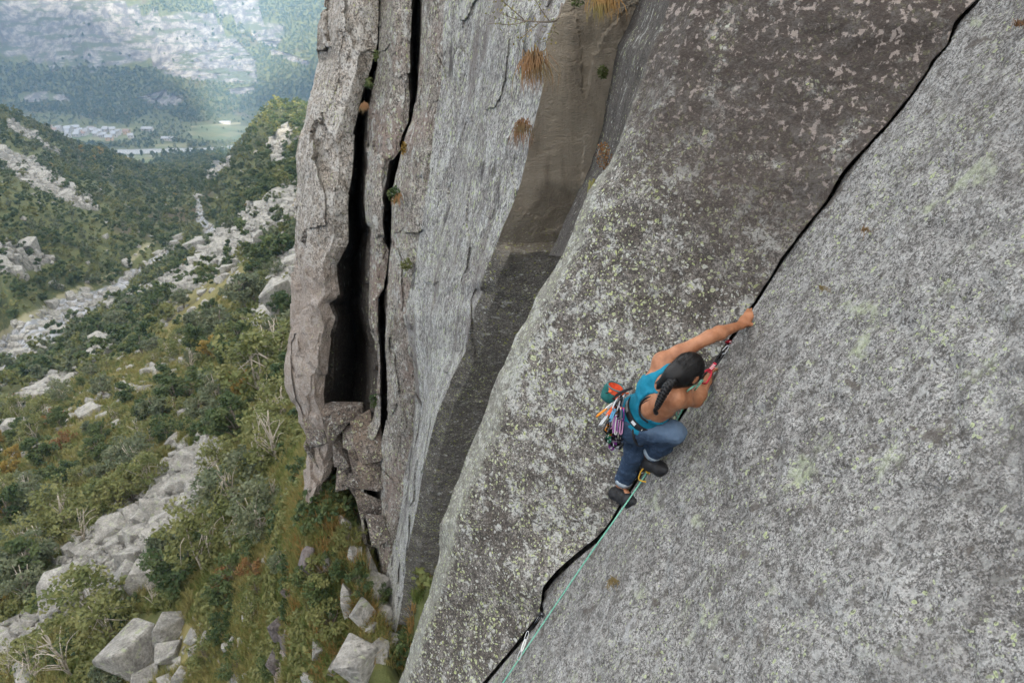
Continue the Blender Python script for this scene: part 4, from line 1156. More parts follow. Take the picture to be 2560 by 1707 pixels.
def bgroup(px, py):
    if py > 1480: return 'smaller pale boulder among the rocks low in the foreground'
    if py > 1150: return 'pale angular boulder lying in the boulder field on the slope'
    return 'pale boulder scattered on the upper valley side'
for b in BOULDERS: boulder(*b, grp=bgroup(b[0], b[1]))
for px, py, w, h, lab in DARKS: boulder(px, py, w, h, -1, lab, dark=True)
for px, py, w, h, lab in FOOT: boulder(px, py, w, h, -1, lab)
# the loose blocks of the boulder field
cnt = 0
while cnt < 210:
    seg = SCREE[6][0]; j = rng.randint(len(seg) - 1); f = rng.rand()
    x = seg[j][0] * (1 - f) + seg[j + 1][0] * f + rng.normal() * 46; y = seg[j][1] * (1 - f) + seg[j + 1][1] * f + rng.normal() * 32
    w = 9 + 26 * rng.rand() ** 1.8
    boulder(x, y, w, w * rng.uniform(.6, .95), -1, None, grp='pale angular boulder lying in the boulder field on the slope'); cnt += 1
# scree and stones
scree_coll = proto_coll('stone', ROCKS)
az, r = sample_ground(90000, 18, 700, -54, -10, uniform_area=False)
V = ground_pts(az, r); px, py, dd = proj(V); zn = zones(V)
pr = np.clip(zn['rock'] * 1.1, 0, 1) * 0.6 + 0.012 + 0.04 * np.clip(zn['grass'], 0, 1) + 0.25 * np.clip(zn['river'], 0, 1)
ok = (rng.rand(len(V)) < pr) & (px < 800) & (px > -40)
V, dd = V[ok], dd[ok]
scatter('scree', V, np.exp(rng.normal(-.5, .45, len(V))) * np.clip(dd / 75, .45, 3.0), rng.uniform(0, 6.28, len(V)), rng.randint(0, 8, len(V)), scree_coll, 'loose pale scree and stones on the slopes and riverbanks', 'scree')
print('scree', len(V))

# ---------------------------------------------------------------- village on the valley floor
M_wall = [simple('pale plaster', (0.38, 0.365, 0.34), .9, .1, 1), simple('stone wall', (0.33, 0.32, 0.30), .9, .2, 1), simple('ochre plaster', (0.40, 0.30, 0.20), .9, .1, 1)]
M_roof = [simple('slate roof', (0.30, 0.31, 0.33), .8, .2, 1), simple('brown roof', (0.24, 0.17, 0.13), .8, .2, 1), simple('pale roof', (0.27, 0.27, 0.28), .8, .15, 1)]
def house_meshes(w, l, h, rh):
    wb = MB().add([(x, y, z) for z in (-3, h) for x, y in ((-w/2, -l/2), (w/2, -l/2), (w/2, l/2), (-w/2, l/2))] + [(-w/2, 0, h + rh), (w/2, 0, h + rh)],
                  [(0, 1, 5, 4), (2, 3, 7, 6), (1, 2, 6, 9, 5), (3, 0, 4, 8, 7)])
    e = .7
    rb = MB()
    for sgn in (-1, 1):
        a = [(-w/2 - e, sgn * (l/2 + e), h - .5), (w/2 + e, sgn * (l/2 + e), h - .5), (w/2 + e, 0, h + rh + .1), (-w/2 - e, 0, h + rh + .1)]
        rb.add(a + [(x, y, z + .35) for x, y, z in a], [(0, 1, 2, 3), (4, 5, 6, 7), (0, 1, 5, 4), (1, 2, 6, 5), (2, 3, 7, 6), (3, 0, 4, 7)])
    return wb.mesh('wall', False), rb.mesh('roof', False)
def window_mesh(w, l, h):
    mb = MB()
    return mb
HV = [house_meshes(9, 8, 6, 3), house_meshes(12, 9, 7, 3.5), house_meshes(8, 7, 8, 2.6), house_meshes(24, 10, 6, 3), house_meshes(40, 14, 6, 3)]
M_glass = simple('dark window', (0.05, 0.05, 0.06), .3, .1, 1)
def house(px, py, hv, wm, rm, rz, lab, grp, s=1.0):
    g, _ = ground_at(px, py)
    if g is None or g.y < 1100: return
    o = empty('house', g, lab, 'house', grp, rz)
    o.scale = (s, s, s)
    w, rf = HV[hv]
    w2, r2_ = w.copy(), rf.copy()
    obj('wall', w2, M_wall[wm], o); obj('roof', r2_, M_roof[rm], o)
    ww, hh = {0: (9, 6), 1: (12, 7), 2: (8, 8), 3: (24, 6), 4: (40, 6)}[hv]
    dl = {0: 8, 1: 9, 2: 7, 3: 10, 4: 14}[hv]
    for fx in ((-.28, .28) if hv < 3 else (-.36, -.12, .12, .36)):
        obj('window', MB().box((fx * ww, -dl / 2 - .05, hh * .55), (1.5, .2, 1.9)).mesh('window', False), M_glass, o)
hs = 0
while hs < 46:
    x, y = rng.uniform(118, 300), rng.uniform(319, 346)
    if abs(y - (333 + (x - 118) * .02)) > 14 - (x - 118) * .03: continue
    hv = rng.choice(3); big = x > 200
    house(x, y, hv, rng.choice(3, p=[.6, .34, .06]), rng.choice(3, p=[.5, .1, .4]), rng.uniform(-.5, .5), 'small pale village house with grey roof on the valley floor', 'village houses on the valley floor', rng.uniform(.8, 1.15)); hs += 1
house(275, 352, 1, 2, 0, .2, 'ochre house with grey roof just below the village', None, 1.1)
house(318, 336, 1, 2, 1, -.2, 'orange brown house right of the village among trees', None, 1.0)
house(420, 352, 3, 0, 2, .1, 'long pale building alone among the valley fields', None, .9)
house(370, 328, 3, 0, 2, .0, 'long pale building right of the village in front of the forest', None, 1.0)
house(328, 346, 0, 0, 2, .3, 'small white house at the right end of the village', None, 1.1)
house(563, 309, 4, 1, 2, .1, 'long pale hall by the road at the far right of the valley', None, .62)
def far_ground(px, py):
    for k in range(40):
        g, _ = ground_at(px, py - k)
        if g is not None and g.y > 1100: return g
    return g
g = far_ground(122, 332)
ch = empty('church', g, 'pale church tower with pointed roof at the left end of the village', 'church')
obj('wall', MB().box((0, 0, 5), (3.6, 3.6, 16)).mesh('wall', False), M_wall[0], ch)
obj('roof', MB().add([(-2.1, -2.1, 13), (2.1, -2.1, 13), (2.1, 2.1, 13), (-2.1, 2.1, 13), (0, 0, 18)], [(0, 1, 4), (1, 2, 4), (2, 3, 4), (3, 0, 4), (3, 2, 1, 0)]).mesh('roof', False), M_roof[0], ch)
# ---------------------------------------------------------------- solid modelling on a voxel field
def surface_net(S, org, h):
    ins = S < 0
    nx, ny, nz = S.shape
    acc = np.zeros((nx - 1, ny - 1, nz - 1, 3), np.float32); cnt = np.zeros((nx - 1, ny - 1, nz - 1), np.float32)
    def sl(ax, off, n):  # helper slices
        return slice(off, n - 1 + off)
    N = (nx, ny, nz)
    for ax in range(3):
        o1, o2 = [a for a in range(3) if a != ax]
        for i in (0, 1):
            for j in (0, 1):
                s0 = [None] * 3; s1 = [None] * 3
                s0[ax] = slice(0, N[ax] - 1); s1[ax] = slice(1, N[ax])
                s0[o1] = s1[o1] = slice(i, N[o1] - 1 + i); s0[o2] = s1[o2] = slice(j, N[o2] - 1 + j)
                a, b = S[tuple(s0)], S[tuple(s1)]
                m = (a < 0) != (b < 0)
                t = np.where(m, a / np.where(m, a - b, 1), 0)
                acc[..., ax] += np.where(m, t, 0); acc[..., o1] += np.where(m, i, 0); acc[..., o2] += np.where(m, j, 0); cnt += m
    act = cnt > 0
    idx = -np.ones(act.shape, int); idx[act] = np.arange(act.sum())
    cells = np.argwhere(act)
    V = np.asarray(org) + (cells + acc[act] / cnt[act][:, None]) * h
    Fs = []
    for ax in range(3):
        o1, o2 = (ax + 1) % 3, (ax + 2) % 3
        s0 = [slice(None)] * 3; s1 = [slice(None)] * 3
        s0[ax] = slice(0, N[ax] - 1); s1[ax] = slice(1, N[ax])
        m = ins[tuple(s0)] != ins[tuple(s1)]
        q = np.argwhere(m)
        q = q[(q[:, o1] > 0) & (q[:, o2] > 0) & (q[:, o1] < N[o1] - 1) & (q[:, o2] < N[o2] - 1)]
        c = []
        for i, j in ((0, 0), (1, 0), (1, 1), (0, 1)):
            k = q.copy(); k[:, o1] -= i; k[:, o2] -= j
            c.append(idx[k[:, 0], k[:, 1], k[:, 2]])
        f = np.stack(c, -1)
        flip = ins[q[:, 0], q[:, 1], q[:, 2]]
        f[flip] = f[flip][:, ::-1]
        Fs.append(f[:, ::-1])
    return V, np.concatenate(Fs)

class Field:
    def __init__(s, lo, hi, h):
        s.lo, s.h = np.asarray(lo, float), h
        s.n = np.ceil((np.asarray(hi) - s.lo) / h).astype(int) + 1
        s.S = np.full(tuple(s.n), 0.08, np.float32)
    def _sub(s, lo, hi):
        a = np.clip(np.floor((lo - s.lo) / s.h).astype(int), 0, s.n - 1); b = np.clip(np.ceil((hi - s.lo) / s.h).astype(int) + 1, 1, s.n)
        if (b <= a).any(): return None, None
        g = np.stack(np.meshgrid(*[s.lo[k] + s.h * np.arange(a[k], b[k]) for k in range(3)], indexing='ij'), -1)
        return tuple(slice(a[k], b[k]) for k in range(3)), g
    def _join(s, sl, d, k, op):
        A = s.S[sl]
        if op == 'add':
            if k > 0:
                hh = np.maximum(k - np.abs(A - d), 0) / k; A[...] = np.minimum(A, d) - hh * hh * k * .25
            else: A[...] = np.minimum(A, d)
        else:
            d = -d
            if k > 0:
                hh = np.maximum(k - np.abs(A - d), 0) / k; A[...] = np.maximum(A, d) + hh * hh * k * .25
            else: A[...] = np.maximum(A, d)
    def cone(s, a, b, r1, r2, k=.03, op='add'):
        a, b = np.asarray(a, float), np.asarray(b, float); m = max(r1, r2) + .09
        sl, g = s._sub(np.minimum(a, b) - m, np.maximum(a, b) + m)
        if sl is None: return s
        ba = b - a; t = np.clip(((g - a) @ ba) / (ba @ ba + 1e-12), 0, 1)
        d = np.linalg.norm(g - a - t[..., None] * ba, axis=-1) - (r1 + (r2 - r1) * t)
        s._join(sl, d, k, op); return s
    def chain(s, pts, rad, k=.03):
        for i in range(len(pts) - 1): s.cone(pts[i], pts[i + 1], rad[i], rad[i + 1], k)
        return s
    def ell(s, c, r, M=np.eye(3), k=.03, op='add'):
        """ellipsoid, rows of M are its axes"""
        c, r = np.asarray(c, float), np.asarray(r, float); m = r.max() + .09
        sl, g = s._sub(c - m, c + m)
        if sl is None: return s
        q = (g - c) @ np.asarray(M).T
        k0 = np.linalg.norm(q / r, axis=-1); k1 = np.linalg.norm(q / (r * r), axis=-1)
        s._join(sl, k0 * (k0 - 1) / np.maximum(k1, 1e-6), k, op); return s
    def half(s, p, n, op='cut'):
        """cut away the side n points to"""
        sl, g = s._sub(s.lo, s.lo + s.n * s.h)
        n = np.asarray(n, float) / np.linalg.norm(n)
        d = (g - np.asarray(p)) @ n
        s.S[...] = np.maximum(s.S, d); return s
    def wrinkle(s, amp, freq, stretch=(1, 1, 1)):
        sl, g = s._sub(s.lo, s.lo + s.n * s.h)
        m = np.abs(s.S) < .03
        s.S[m] += amp * fbm(g[m] * np.array(stretch) * freq, 3, .5); return s
    def mesh(s, name, smooth=1):
        V, Fq = surface_net(s.S, s.lo, s.h)
        for _ in range(smooth):
            A = np.zeros_like(V); c = np.zeros(len(V))
            for i in range(4):
                a, b = Fq[:, i], Fq[:, (i + 1) % 4]
                np.add.at(A, a, V[b]); np.add.at(c, a, 1)
            V = V * .45 + .55 * A / np.maximum(c, 1)[:, None]
        return new_mesh(name, V, Fq)

def unit(v): v = np.asarray(v, float); return v / np.linalg.norm(v)
def Z(zx, zy, d):
    """a place read off the enlarged view of the climber"""
    return P(1480 + zx * .35088, 740 + zy * .35088, d)
cam_axes = np.stack([P(1281, 853.5, FPX) - P(1280, 853.5, FPX), P(1280, 852.5, FPX) - P(1280, 853.5, FPX), unit(P(1280, 853.5, 1.0))])
def C3(r, u, f): return unit(np.array([r, u, f]) @ cam_axes)        # direction: right, up, away

# ---------------------------------------------------------------- the climber
J = dict(pel=Z(318, 876, 4.06), neck=Z(548, 632, 3.74), shL=Z(505, 470, 3.84), shR=Z(585, 725, 3.70), hipL=Z(300, 868, 4.12), hipR=Z(308, 945, 4.05),
         knR=Z(578, 968, 3.90), anR=Z(398, 1150, 4.20), knL=Z(305, 1120, 4.22), anL=Z(205, 1368, 4.43),
         elL=Z(838, 290, 3.80), wrL=Z(1062, 206, 3.93), haL=Z(1118, 140, 3.97), elR=Z(738, 742, 3.86), wrR=Z(822, 608, 4.02), haR=Z(836, 560, 4.10), head=Z(684, 535, 3.70))
sp_ax = unit(J['neck'] - J['pel'])
w_ax = J['shR'] - J['shL']; w_ax = unit(w_ax - sp_ax * (w_ax @ sp_ax))
b_ax = np.cross(w_ax, sp_ax)
if b_ax @ J['pel'] > 0: b_ax = -b_ax                                  # out of her back, towards the camera
TM = np.stack([w_ax, sp_ax, b_ax])
def T(w, s, b):
    """torso place: across (right +), up the spine 0..1, out of the back"""
    return J['pel'] + sp_ax * s * np.linalg.norm(J['neck'] - J['pel']) + w_ax * w + b_ax * b
face_dir = C3(.78, -.30, .55)
h_up = unit(unit(J['head'] - J['neck']) * .6 + C3(.1, .9, -.35)); h_up = unit(h_up - face_dir * (h_up @ face_dir)); h_side = np.cross(face_dir, h_up)
HM = np.stack([h_side, h_up, face_dir])
HC = J['head']
lo = np.min([v for v in J.values()], 0) - .22; hi = np.max([v for v in J.values()], 0) + .22

def torso(F, off=0.0, k=.05):
    F.ell(T(0, .02, -.01), np.array([.150, .115, .105]) + off, TM, k)
    F.ell(T(0, .36, -.01), np.array([.112, .15, .080]) + off, TM, k)
    F.ell(T(0, .70, -.015), np.array([.135, .15, .090]) + off, TM, k)
    F.cone(T(-.06, .60, .012), J['shL'], .062 + off, .044 + off, k); F.cone(T(.06, .60, .012), J['shR'], .062 + off, .046 + off, k)
    F.cone(T(0, .95, -.005), J['shL'], .046 + off, .042 + off, k); F.cone(T(0, .95, -.005), J['shR'], .046 + off, .044 + off, k)
    return F
def hand(F, wr, kn, tips_dir, palm_n, spread, curl, s=1.0):
    """palm and five separate bent fingers"""
    d = unit(kn - wr); pn = unit(palm_n - d * (np.asarray(palm_n) @ d)); sd = np.cross(d, pn)
    L = np.linalg.norm(kn - wr)
    F.ell(wr + d * L * .62, np.array([.036, L * .62, .016]) * 1.0, np.stack([sd, d, pn]), .02)
    F.cone(wr, wr + d * L * .4, .022, .022, .02)
    for i, (o, ln) in enumerate(((-.028, .058), (-.010, .070), (.010, .066), (.027, .052))):
        b = wr + d * L * 1.02 + sd * o * s
        m = b + unit(d + sd * o * spread * 4 + pn * curl * .4) * ln * .5 * s
        e = m + unit(d * .7 + np.asarray(tips_dir) * .8 + pn * curl) * ln * .5 * s
        F.chain([b, m, e], [.0095 * s, .0088 * s, .0075 * s], .006)
    b = wr + d * L * .30 + sd * -.030 * s
    F.chain([b, b + unit(d * .6 - sd * .8 + pn * .3) * .036 * s, b + unit(d * .9 - sd * .6 + pn * .6) * .066 * s], [.013 * s, .011 * s, .009 * s], .010)
def body_mesh():
    F = Field(lo, hi, .0075)
    torso(F)
    # spine groove and shoulder blades
    F.ell(T(.065, .70, .062), np.array([.045, .075, .022]), TM, .035); F.ell(T(-.065, .72, .062), np.array([.045, .075, .022]), TM, .035)
    F.cone(T(0, .35, .098), T(0, .85, .100), .010, .010, .03, 'cut')
    F.cone(T(0, .90, 0), HC - h_up * .05 - face_dir * .02, .050, .046, .03)
    # head with a face
    F.ell(HC, (.072, .100, .088), HM, .02)
    F.ell(HC - h_up * .055 + face_dir * .035, (.050, .055, .050), HM, .03)
    F.cone(HC + face_dir * .088 + h_up * .005, HC + face_dir * .105 - h_up * .030, .009, .014, .012)
    F.ell(HC + face_dir * .080 - h_up * .062, (.024, .010, .012), HM, .01)
    F.ell(HC + face_dir * .072 - h_up * .092, (.022, .018, .02), HM, .02)
    for s_ in (-1, 1):
        F.ell(HC + face_dir * .088 + h_side * s_ * .032 + h_up * .004, (.017, .012, .016), HM, .01, 'cut')
        F.ell(HC + h_side * s_ * .076 - h_up * .005, (.010, .030, .018), HM, .01)
    # arms
    dl = .35
    F.chain([J['shL'], J['shL'] * (1 - dl) + J['elL'] * dl, J['elL']], [.050, .042, .034], .035)
    F.chain([J['elL'], J['elL'] * .7 + J['wrL'] * .3, J['wrL']], [.034, .038, .023], .03)
    F.chain([J['shR'], J['shR'] * .6 + J['elR'] * .4, J['elR']], [.054, .046, .037], .035)
    F.chain([J['elR'], J['elR'] * .7 + J['wrR'] * .3, J['wrR']], [.037, .039, .024], .03)
    F.cone(J['shL'], J['elL'], .030, .026, .02)
    hand(F, J['wrL'], J['haL'], C3(.25, .8, .5), C3(.3, -.5, .8), .4, .25)
    hand(F, J['wrR'], J['haR'], C3(.1, .3, .9), C3(.8, 0, .3), .3, .5)
    # legs
    for hp, kn, an in (('hipR', 'knR', 'anR'), ('hipL', 'knL', 'anL')):
        F.chain([J[hp], J[kn], J[kn] * .62 + J[an] * .38, J[an]], [.070, .050, .046, .029], .03)
    for an, toe in (('anR', Z(500, 1215, 4.10)), ('anL', Z(285, 1455, 4.24))):
        F.cone(J[an], J[an] * .3 + toe * .7, .030, .026, .02)
    return F.mesh('body', 2)
M_skin = NT('tanned skin')
_v = M_skin.pos()
M_skin.color(M_skin.mix(M_skin.ramp(M_skin.noise(_v, 11, 5, .65), .32, .68), (0.26, 0.105, 0.050), (0.42, 0.195, 0.105)))
M_skin.bsdf.inputs['Roughness'].default_value = .5; M_skin.bsdf.inputs['Specular IOR Level'].default_value = .35
M_skin.bsdf.inputs['Subsurface Weight'].default_value = .15; M_skin.bsdf.inputs['Subsurface Radius'].default_value = (.012, .005, .003)
M_skin.bump(M_skin.noise(_v, 160, 2, .5), .15, .002)
M_skin = M_skin.m
person = empty('person', J['anL'], 'climber in teal tank top and rolled blue jeans reaching up the diagonal crack', 'person')
def part(name, me, mat, parent=None, **k):
    """mesh in world coordinates hung under a thing that stands elsewhere"""
    p = parent or person
    o = obj(name, me, mat, p, **k)
    root = p
    off = Vector((0, 0, 0))
    while root is not None:
        off += Vector(root.location); root = root.parent
    o.location = -off if p.parent is None else Vector((0, 0, 0))
    return o
part('body', body_mesh(), M_skin)

# --- tank top with deep arm holes
def top_mesh():
    F = Field(lo, hi, .0075)
    torso(F, .009, .05)
    F.ell(T(.065, .70, .062), np.array([.054, .084, .031]), TM, .035); F.ell(T(-.065, .72, .062), np.array([.054, .084, .031]), TM, .035)
    F.wrinkle(.010, 15, (1, 1, 1.6)); F.wrinkle(.004, 42)
    F.ell(T(.070, .66, .085), (.062, .105, .085), TM, .012, 'cut')              # right arm hole, bares the shoulder blade
    F.ell(T(.150, .86, .0), (.115, .135, .20), TM, .012, 'cut')
    F.ell(T(.135, .98, -.02), (.10, .10, .12), TM, .012, 'cut')
    F.ell(T(-.165, .92, .03), (.075, .095, .13), TM, .012, 'cut')              # left arm hole
    F.ell(T(0, 1.10, .0), (.062, .085, .14), TM, .012, 'cut')                    # neck
    F.half(T(0, .02, 0), -sp_ax + .25 * w_ax)
    return F.mesh('tank_top', 2)
def cloth_mat(name, c1, c2, scale, weave=260, rough=.8, bump=.3):
    t = NT(name); v = t.pos()
    t.color(t.mix(t.ramp(t.noise(v, scale, 4, .6), .3, .7), c1, c2))
    t.bsdf.inputs['Roughness'].default_value = rough
    t.bump(t.math('ADD', t.noise(v, weave, 2, .5), t.math('MULTIPLY', t.noise(v, 22, 3, .5), 3.0)), bump, .004)
    return t.m
M_top = cloth_mat('teal jersey', (0.005, 0.150, 0.235), (0.008, 0.185, 0.285), 9)
M_black = cloth_mat('black webbing', (0.012, 0.012, 0.014), (0.022, 0.022, 0.024), 30)
tt = part('tank_top', top_mesh(), M_top)
def strip(pts, rad, n=24, k=8): return MB().tube(spline(pts, n), rad, k).mesh('strip')
part('bra_strap', strip([T(.036, .82, .075), T(.022, .68, .090), T(.028, .52, .088), T(.075, .44, .080), T(.118, .45, .045)], .006), M_black, tt)
part('bra_strap', strip([T(.052, .80, .082), T(.040, .70, .088), T(.034, .60, .088)], .0035), M_black, tt)
M_white = simple('white print', (0.75, 0.75, 0.75), .8, .05)
lb = T(-.045, .60, .0)
def on_back(w, s):
    """a place on the outside of the clothed back"""
    for b in np.linspace(.14, 0, 60):
        p = T(w, s, b)
        dd = min(_ell_d(p, T(0, .36, -.01), (.121, .159, .089)), _ell_d(p, T(0, .70, -.015), (.144, .159, .099)), _ell_d(p, T(0, .02, -.01), (.159, .124, .114)))
        if dd < -.001: return p
    return T(w, s, .08)
def _ell_d(p, c, r):
    q = TM @ (p - c); k0 = np.linalg.norm(q / r); k1 = np.linalg.norm(q / np.array(r) ** 2)
    return k0 * (k0 - 1) / max(k1, 1e-6)
a_, b_ = on_back(-.042, .50) + b_ax * .006, on_back(-.048, .64) + b_ax * .006
part('label_tag', MB().box((a_ + b_) / 2, (.007, np.linalg.norm(b_ - a_) * .55, .002), np.stack([np.cross(unit(b_ - a_), b_ax), unit(b_ - a_), b_ax], 1)).mesh('tag', False), M_white, tt)

# --- jeans
cuffR, cuffL = J['anR'] * .80 + J['knR'] * .20, J['anL'] * .80 + J['knL'] * .20
def jeans_mesh():
    A = Field(lo, hi, .0075)
    A.ell(T(0, .0, -.01), (.142, .118, .112), TM, .04)
    A.half(T(0, .16, 0), sp_ax)
    for hp, kn, an, c, rd in (('hipR', 'knR', 'anR', cuffR, [.094, .080, .066, .062, .054]), ('hipL', 'knL', 'anL', cuffL, [.088, .076, .062, .058, .050])):
        B = Field(lo, hi, .0075)
        h_, k_, n_ = J[hp], J[kn], J[an]
        B.chain([h_, h_ * .5 + k_ * .5, k_, k_ * .55 + n_ * .45, n_], rd, .03)
        ax = unit(n_ - k_)
        sl, g = B._sub(n_ - .16, n_ + .16)
        near = np.linalg.norm(g - n_, axis=-1) < .12
        B.S[sl] = np.where(near, np.maximum(B.S[sl], (g - c) @ ax), B.S[sl])
        hh = np.maximum(.03 - np.abs(A.S - B.S), 0) / .03
        A.S = np.minimum(A.S, B.S) - hh * hh * .03 * .25
    A.wrinkle(.018, 13, (1, 1, 1.4)); A.wrinkle(.007, 34)
    return A.mesh('jeans', 1)
tj = NT('faded denim'); _v = tj.pos()
n1 = tj.noise(_v, 7, 4, .6)
fade = z_plane(J['knR'] * .55 + J['hipR'] * .45 + C3(0, 1, -.5) * .02, C3(.2, .8, -.45), .05, .012, 9)(tj, _v, _v)
cj = tj.mix(fade, (0.022, 0.042, 0.080), (0.10, 0.150, 0.225))
cj = tj.mix(tj.math('MULTIPLY', tj.ramp(tj.noise(_v, 60, 4, .7), .45, .75), .4), cj, (0.11, 0.155, 0.225))
tj.color(cj); tj.bump(tj.math('ADD', tj.noise(_v, 420, 2, .5), tj.math('MULTIPLY', tj.noise(_v, 30, 4, .6), 3.5)), .5, .004); tj.bsdf.inputs['Roughness'].default_value = .9
jn = part('jeans', jeans_mesh(), tj.m)
M_cuff = cloth_mat('pale denim cuff', (0.30, 0.36, 0.42), (0.42, 0.48, 0.53), 30)
for c, an, kn, r_ in ((cuffR, J['anR'], J['knR'], .057), (cuffL, J['anL'], J['knL'], .055)):
    ax = unit(an - kn)
    pts = [c - ax * .034, c - ax * .028, c + ax * .002, c + ax * .006, c + ax * .0]
    V, Fc = tube(pts, [r_ * 1.02, r_ * 1.08, r_ * 1.04, r_ * .98, r_ * .80], 28, cap=False)
    V = V + .003 * vnoise(V * 40, 2)
    part('cuff', new_mesh('cuff', V, Fc), M_cuff, jn)
# seam and small ring print on the thigh
M_thread = simple('pale thread', (0.45, 0.46, 0.46), .8, .2, 200)
def thigh(f, a, out=.0):
    """place on the right thigh: f from hip to knee, a = turn from 'up the picture' towards the camera"""
    ax = unit(J['knR'] - J['hipR']); u = C3(0, 1, 0); u = unit(u - ax * (u @ ax)); v = np.cross(ax, u)
    if v @ J['knR'] > 0: v = -v
    r_ = np.interp(f, [0, .5, 1], [.092, .078, .063])
    return J['hipR'] * (1 - f) + J['knR'] * f + (u * math.cos(a) + v * math.sin(a)) * (r_ + out)
part('seam', strip([thigh(f, 1.45, .003) for f in np.linspace(.12, .98, 9)], .0016, 40, 5), M_thread, jn)
rc = thigh(.62, .55, .004); rn = unit(rc - (J['hipR'] * .38 + J['knR'] * .62)); ra = unit(np.cross(rn, C3(0, 1, 0))); rb = np.cross(rn, ra)
ringp = [rc + (ra * math.cos(q) + rb * math.sin(q)) * .0125 for q in np.linspace(0, 2 * math.pi, 25)[:-1]]
mbr = MB(); mbr.tube(ringp, .0012, 5, closed=True); mbr.tube([rc - rb * .010, rc + rb * .010], .0010, 5); mbr.tube([rc - rb * .008 + ra * .004, rc + rb * .009 + ra * .003], .0010, 5)
part('ring_print', mbr.mesh('ring'), M_white, jn)

# --- climbing shoes
M_shoe = cloth_mat('black shoe rubber', (0.010, 0.010, 0.011), (0.024, 0.024, 0.026), 18, 200, .55, .4)
M_shoe2 = simple('shoe pull tab', (0.28, 0.27, 0.20), .8, .3, 90)
def shoe(heel, ankle, mid_, toe, tipv, name='climbing_shoe'):
    F = Field(np.min([heel, ankle, toe, tipv], 0) - .09, np.max([heel, ankle, toe, tipv], 0) + .09, .005)
    F.cone(heel, ankle * .6 + mid_ * .4, .041, .044, .02); F.chain([heel, mid_, toe, tipv], [.039, .046, .043, .024], .025)
    F.ell(ankle + unit(ankle - mid_) * 0, (.036, .036, .036), np.eye(3), .02)
    F.cone(ankle, ankle + unit(ankle - (mid_ + heel) / 2) * .12, .026, .028, .008, 'cut')
    return F.mesh(name, 1)
hR, mR, tR, pR = Z(362, 1165, 4.24), Z(425, 1195, 4.17), Z(488, 1232, 4.10), Z(522, 1240, 4.06)
hL, mL, tL, pL = Z(165, 1408, 4.43), Z(222, 1432, 4.36), Z(270, 1462, 4.28), Z(308, 1468, 4.22)
for hh_, an, mm_, tt_, pp_ in ((hR, J['anR'] + C3(0, -1, 0) * .015, mR, tR, pR), (hL, J['anL'] + C3(0, -1, 0) * .02, mL, tL, pL)):
    so = part('climbing_shoe', shoe(hh_, an, mm_, tt_, pp_), M_shoe)
    q = hh_ + unit(hh_ - mm_) * .028 + C3(0, 1, 0) * .025
    for dx in (-.008, .008):
        part('pull_tab', strip([q + C3(0, -1, -.2) * .02 + C3(1, 0, 0) * dx, q + C3(-.5, .6, -.3) * .012 + C3(1, 0, 0) * dx, q + C3(.2, .6, .2) * .018 + C3(1, 0, 0) * dx], .003, 10, 6), M_shoe2, so)
dotc = Z(427, 1200, 4.12)
part('anklet', MB().tube([J['anL'] + C3(0, 1, 0) * .012 + (C3(1, -.25, 0) * math.cos(q) + C3(0, .35, -1) * math.sin(q)) * .0345 for q in np.linspace(0, 6.283, 25)[:-1]], .0016, 5, closed=True).mesh('anklet'), simple('silver chain', (.6, .45, .4), .4, .1, 50, .6))

# --- hair with a plait
def hair_mesh():
    F = Field(HC - .17, HC + .17, .005)
    F.ell(HC - face_dir * .012 + h_up * .004, (.079, .104, .092), HM, .02)
    F.ell(HC - face_dir * .06 - h_up * .05, (.060, .060, .055), HM, .04)
    nk = T(0, .97, .055)
    F.cone(HC - face_dir * .07 - h_up * .07, nk, .045, .026, .04)
    F.ell(HC + face_dir * .085 - h_up * .045, (.066, .095, .060), HM, .01, 'cut')
    return F.mesh('hair', 2)
th = NT('black hair'); _v = th.pos()
mp = th.n('Mapping'); th.link(th.n('TexCoord').outputs['Object'], mp.inputs['Vector']); mp.inputs['Scale'].default_value = (1, 1, 1)
hn = th.n('TexWave', wave_type='BANDS'); hn.inputs['Scale'].default_value = 90; hn.inputs['Distortion'].default_value = 14; hn.inputs['Detail'].default_value = 3; th.link(mp.outputs[0], hn.inputs['Vector'])
th.color(th.mix(hn.outputs[1], (0.003, 0.0025, 0.003), (0.008, 0.007, 0.007)))
th.bsdf.inputs['Roughness'].default_value = .36; th.bsdf.inputs['Specular IOR Level'].default_value = .28
th.bump(hn.outputs[1], .30, .002)
hair = part('hair', hair_mesh(), th.m)
# single strands combed back to the plait
root = unit(Z(575, 610, 3.615) - HC)
mbs = MB(); er = np.array([.079, .104, .092]) * 1.015
for k in range(300):
    rs = np.random.RandomState(500 + k)
    st = unit(face_dir * rs.uniform(.1, .8) + h_up * rs.uniform(-.2, 1.0) + h_side * rs.uniform(-1, 1))
    fs = np.linspace(0, rs.uniform(.75, 1.0), 9)
    q = []
    for f in fs:
        dv = unit(st * (1 - f) + root * f + (h_up * .25 - face_dir * .1) * f * (1 - f))
        lv = HM @ dv
        q.append(HC - face_dir * .012 + h_up * .004 + dv / np.linalg.norm(lv / er) + dv * rs.uniform(-.0015, .002))
    mbs.tube(np.array(q), np.linspace(.0012, .0016, 9), 4, cap=False)
part('hair_strands', mbs.mesh('hair_strands'), th.m, hair, kind='stuff')
bp = spline([Z(575, 610, 3.615), Z(535, 650, 3.60), Z(500, 712, 3.61), Z(474, 765, 3.63), Z(458, 800, 3.66)], 60)
bt = np.gradient(bp, axis=0); bt /= np.linalg.norm(bt, axis=1)[:, None]
bs = np.cross(bt, b_ax); bs /= np.linalg.norm(bs, axis=1)[:, None]; bo = np.cross(bs, bt)
tt_ = np.linspace(0, 1, 60)
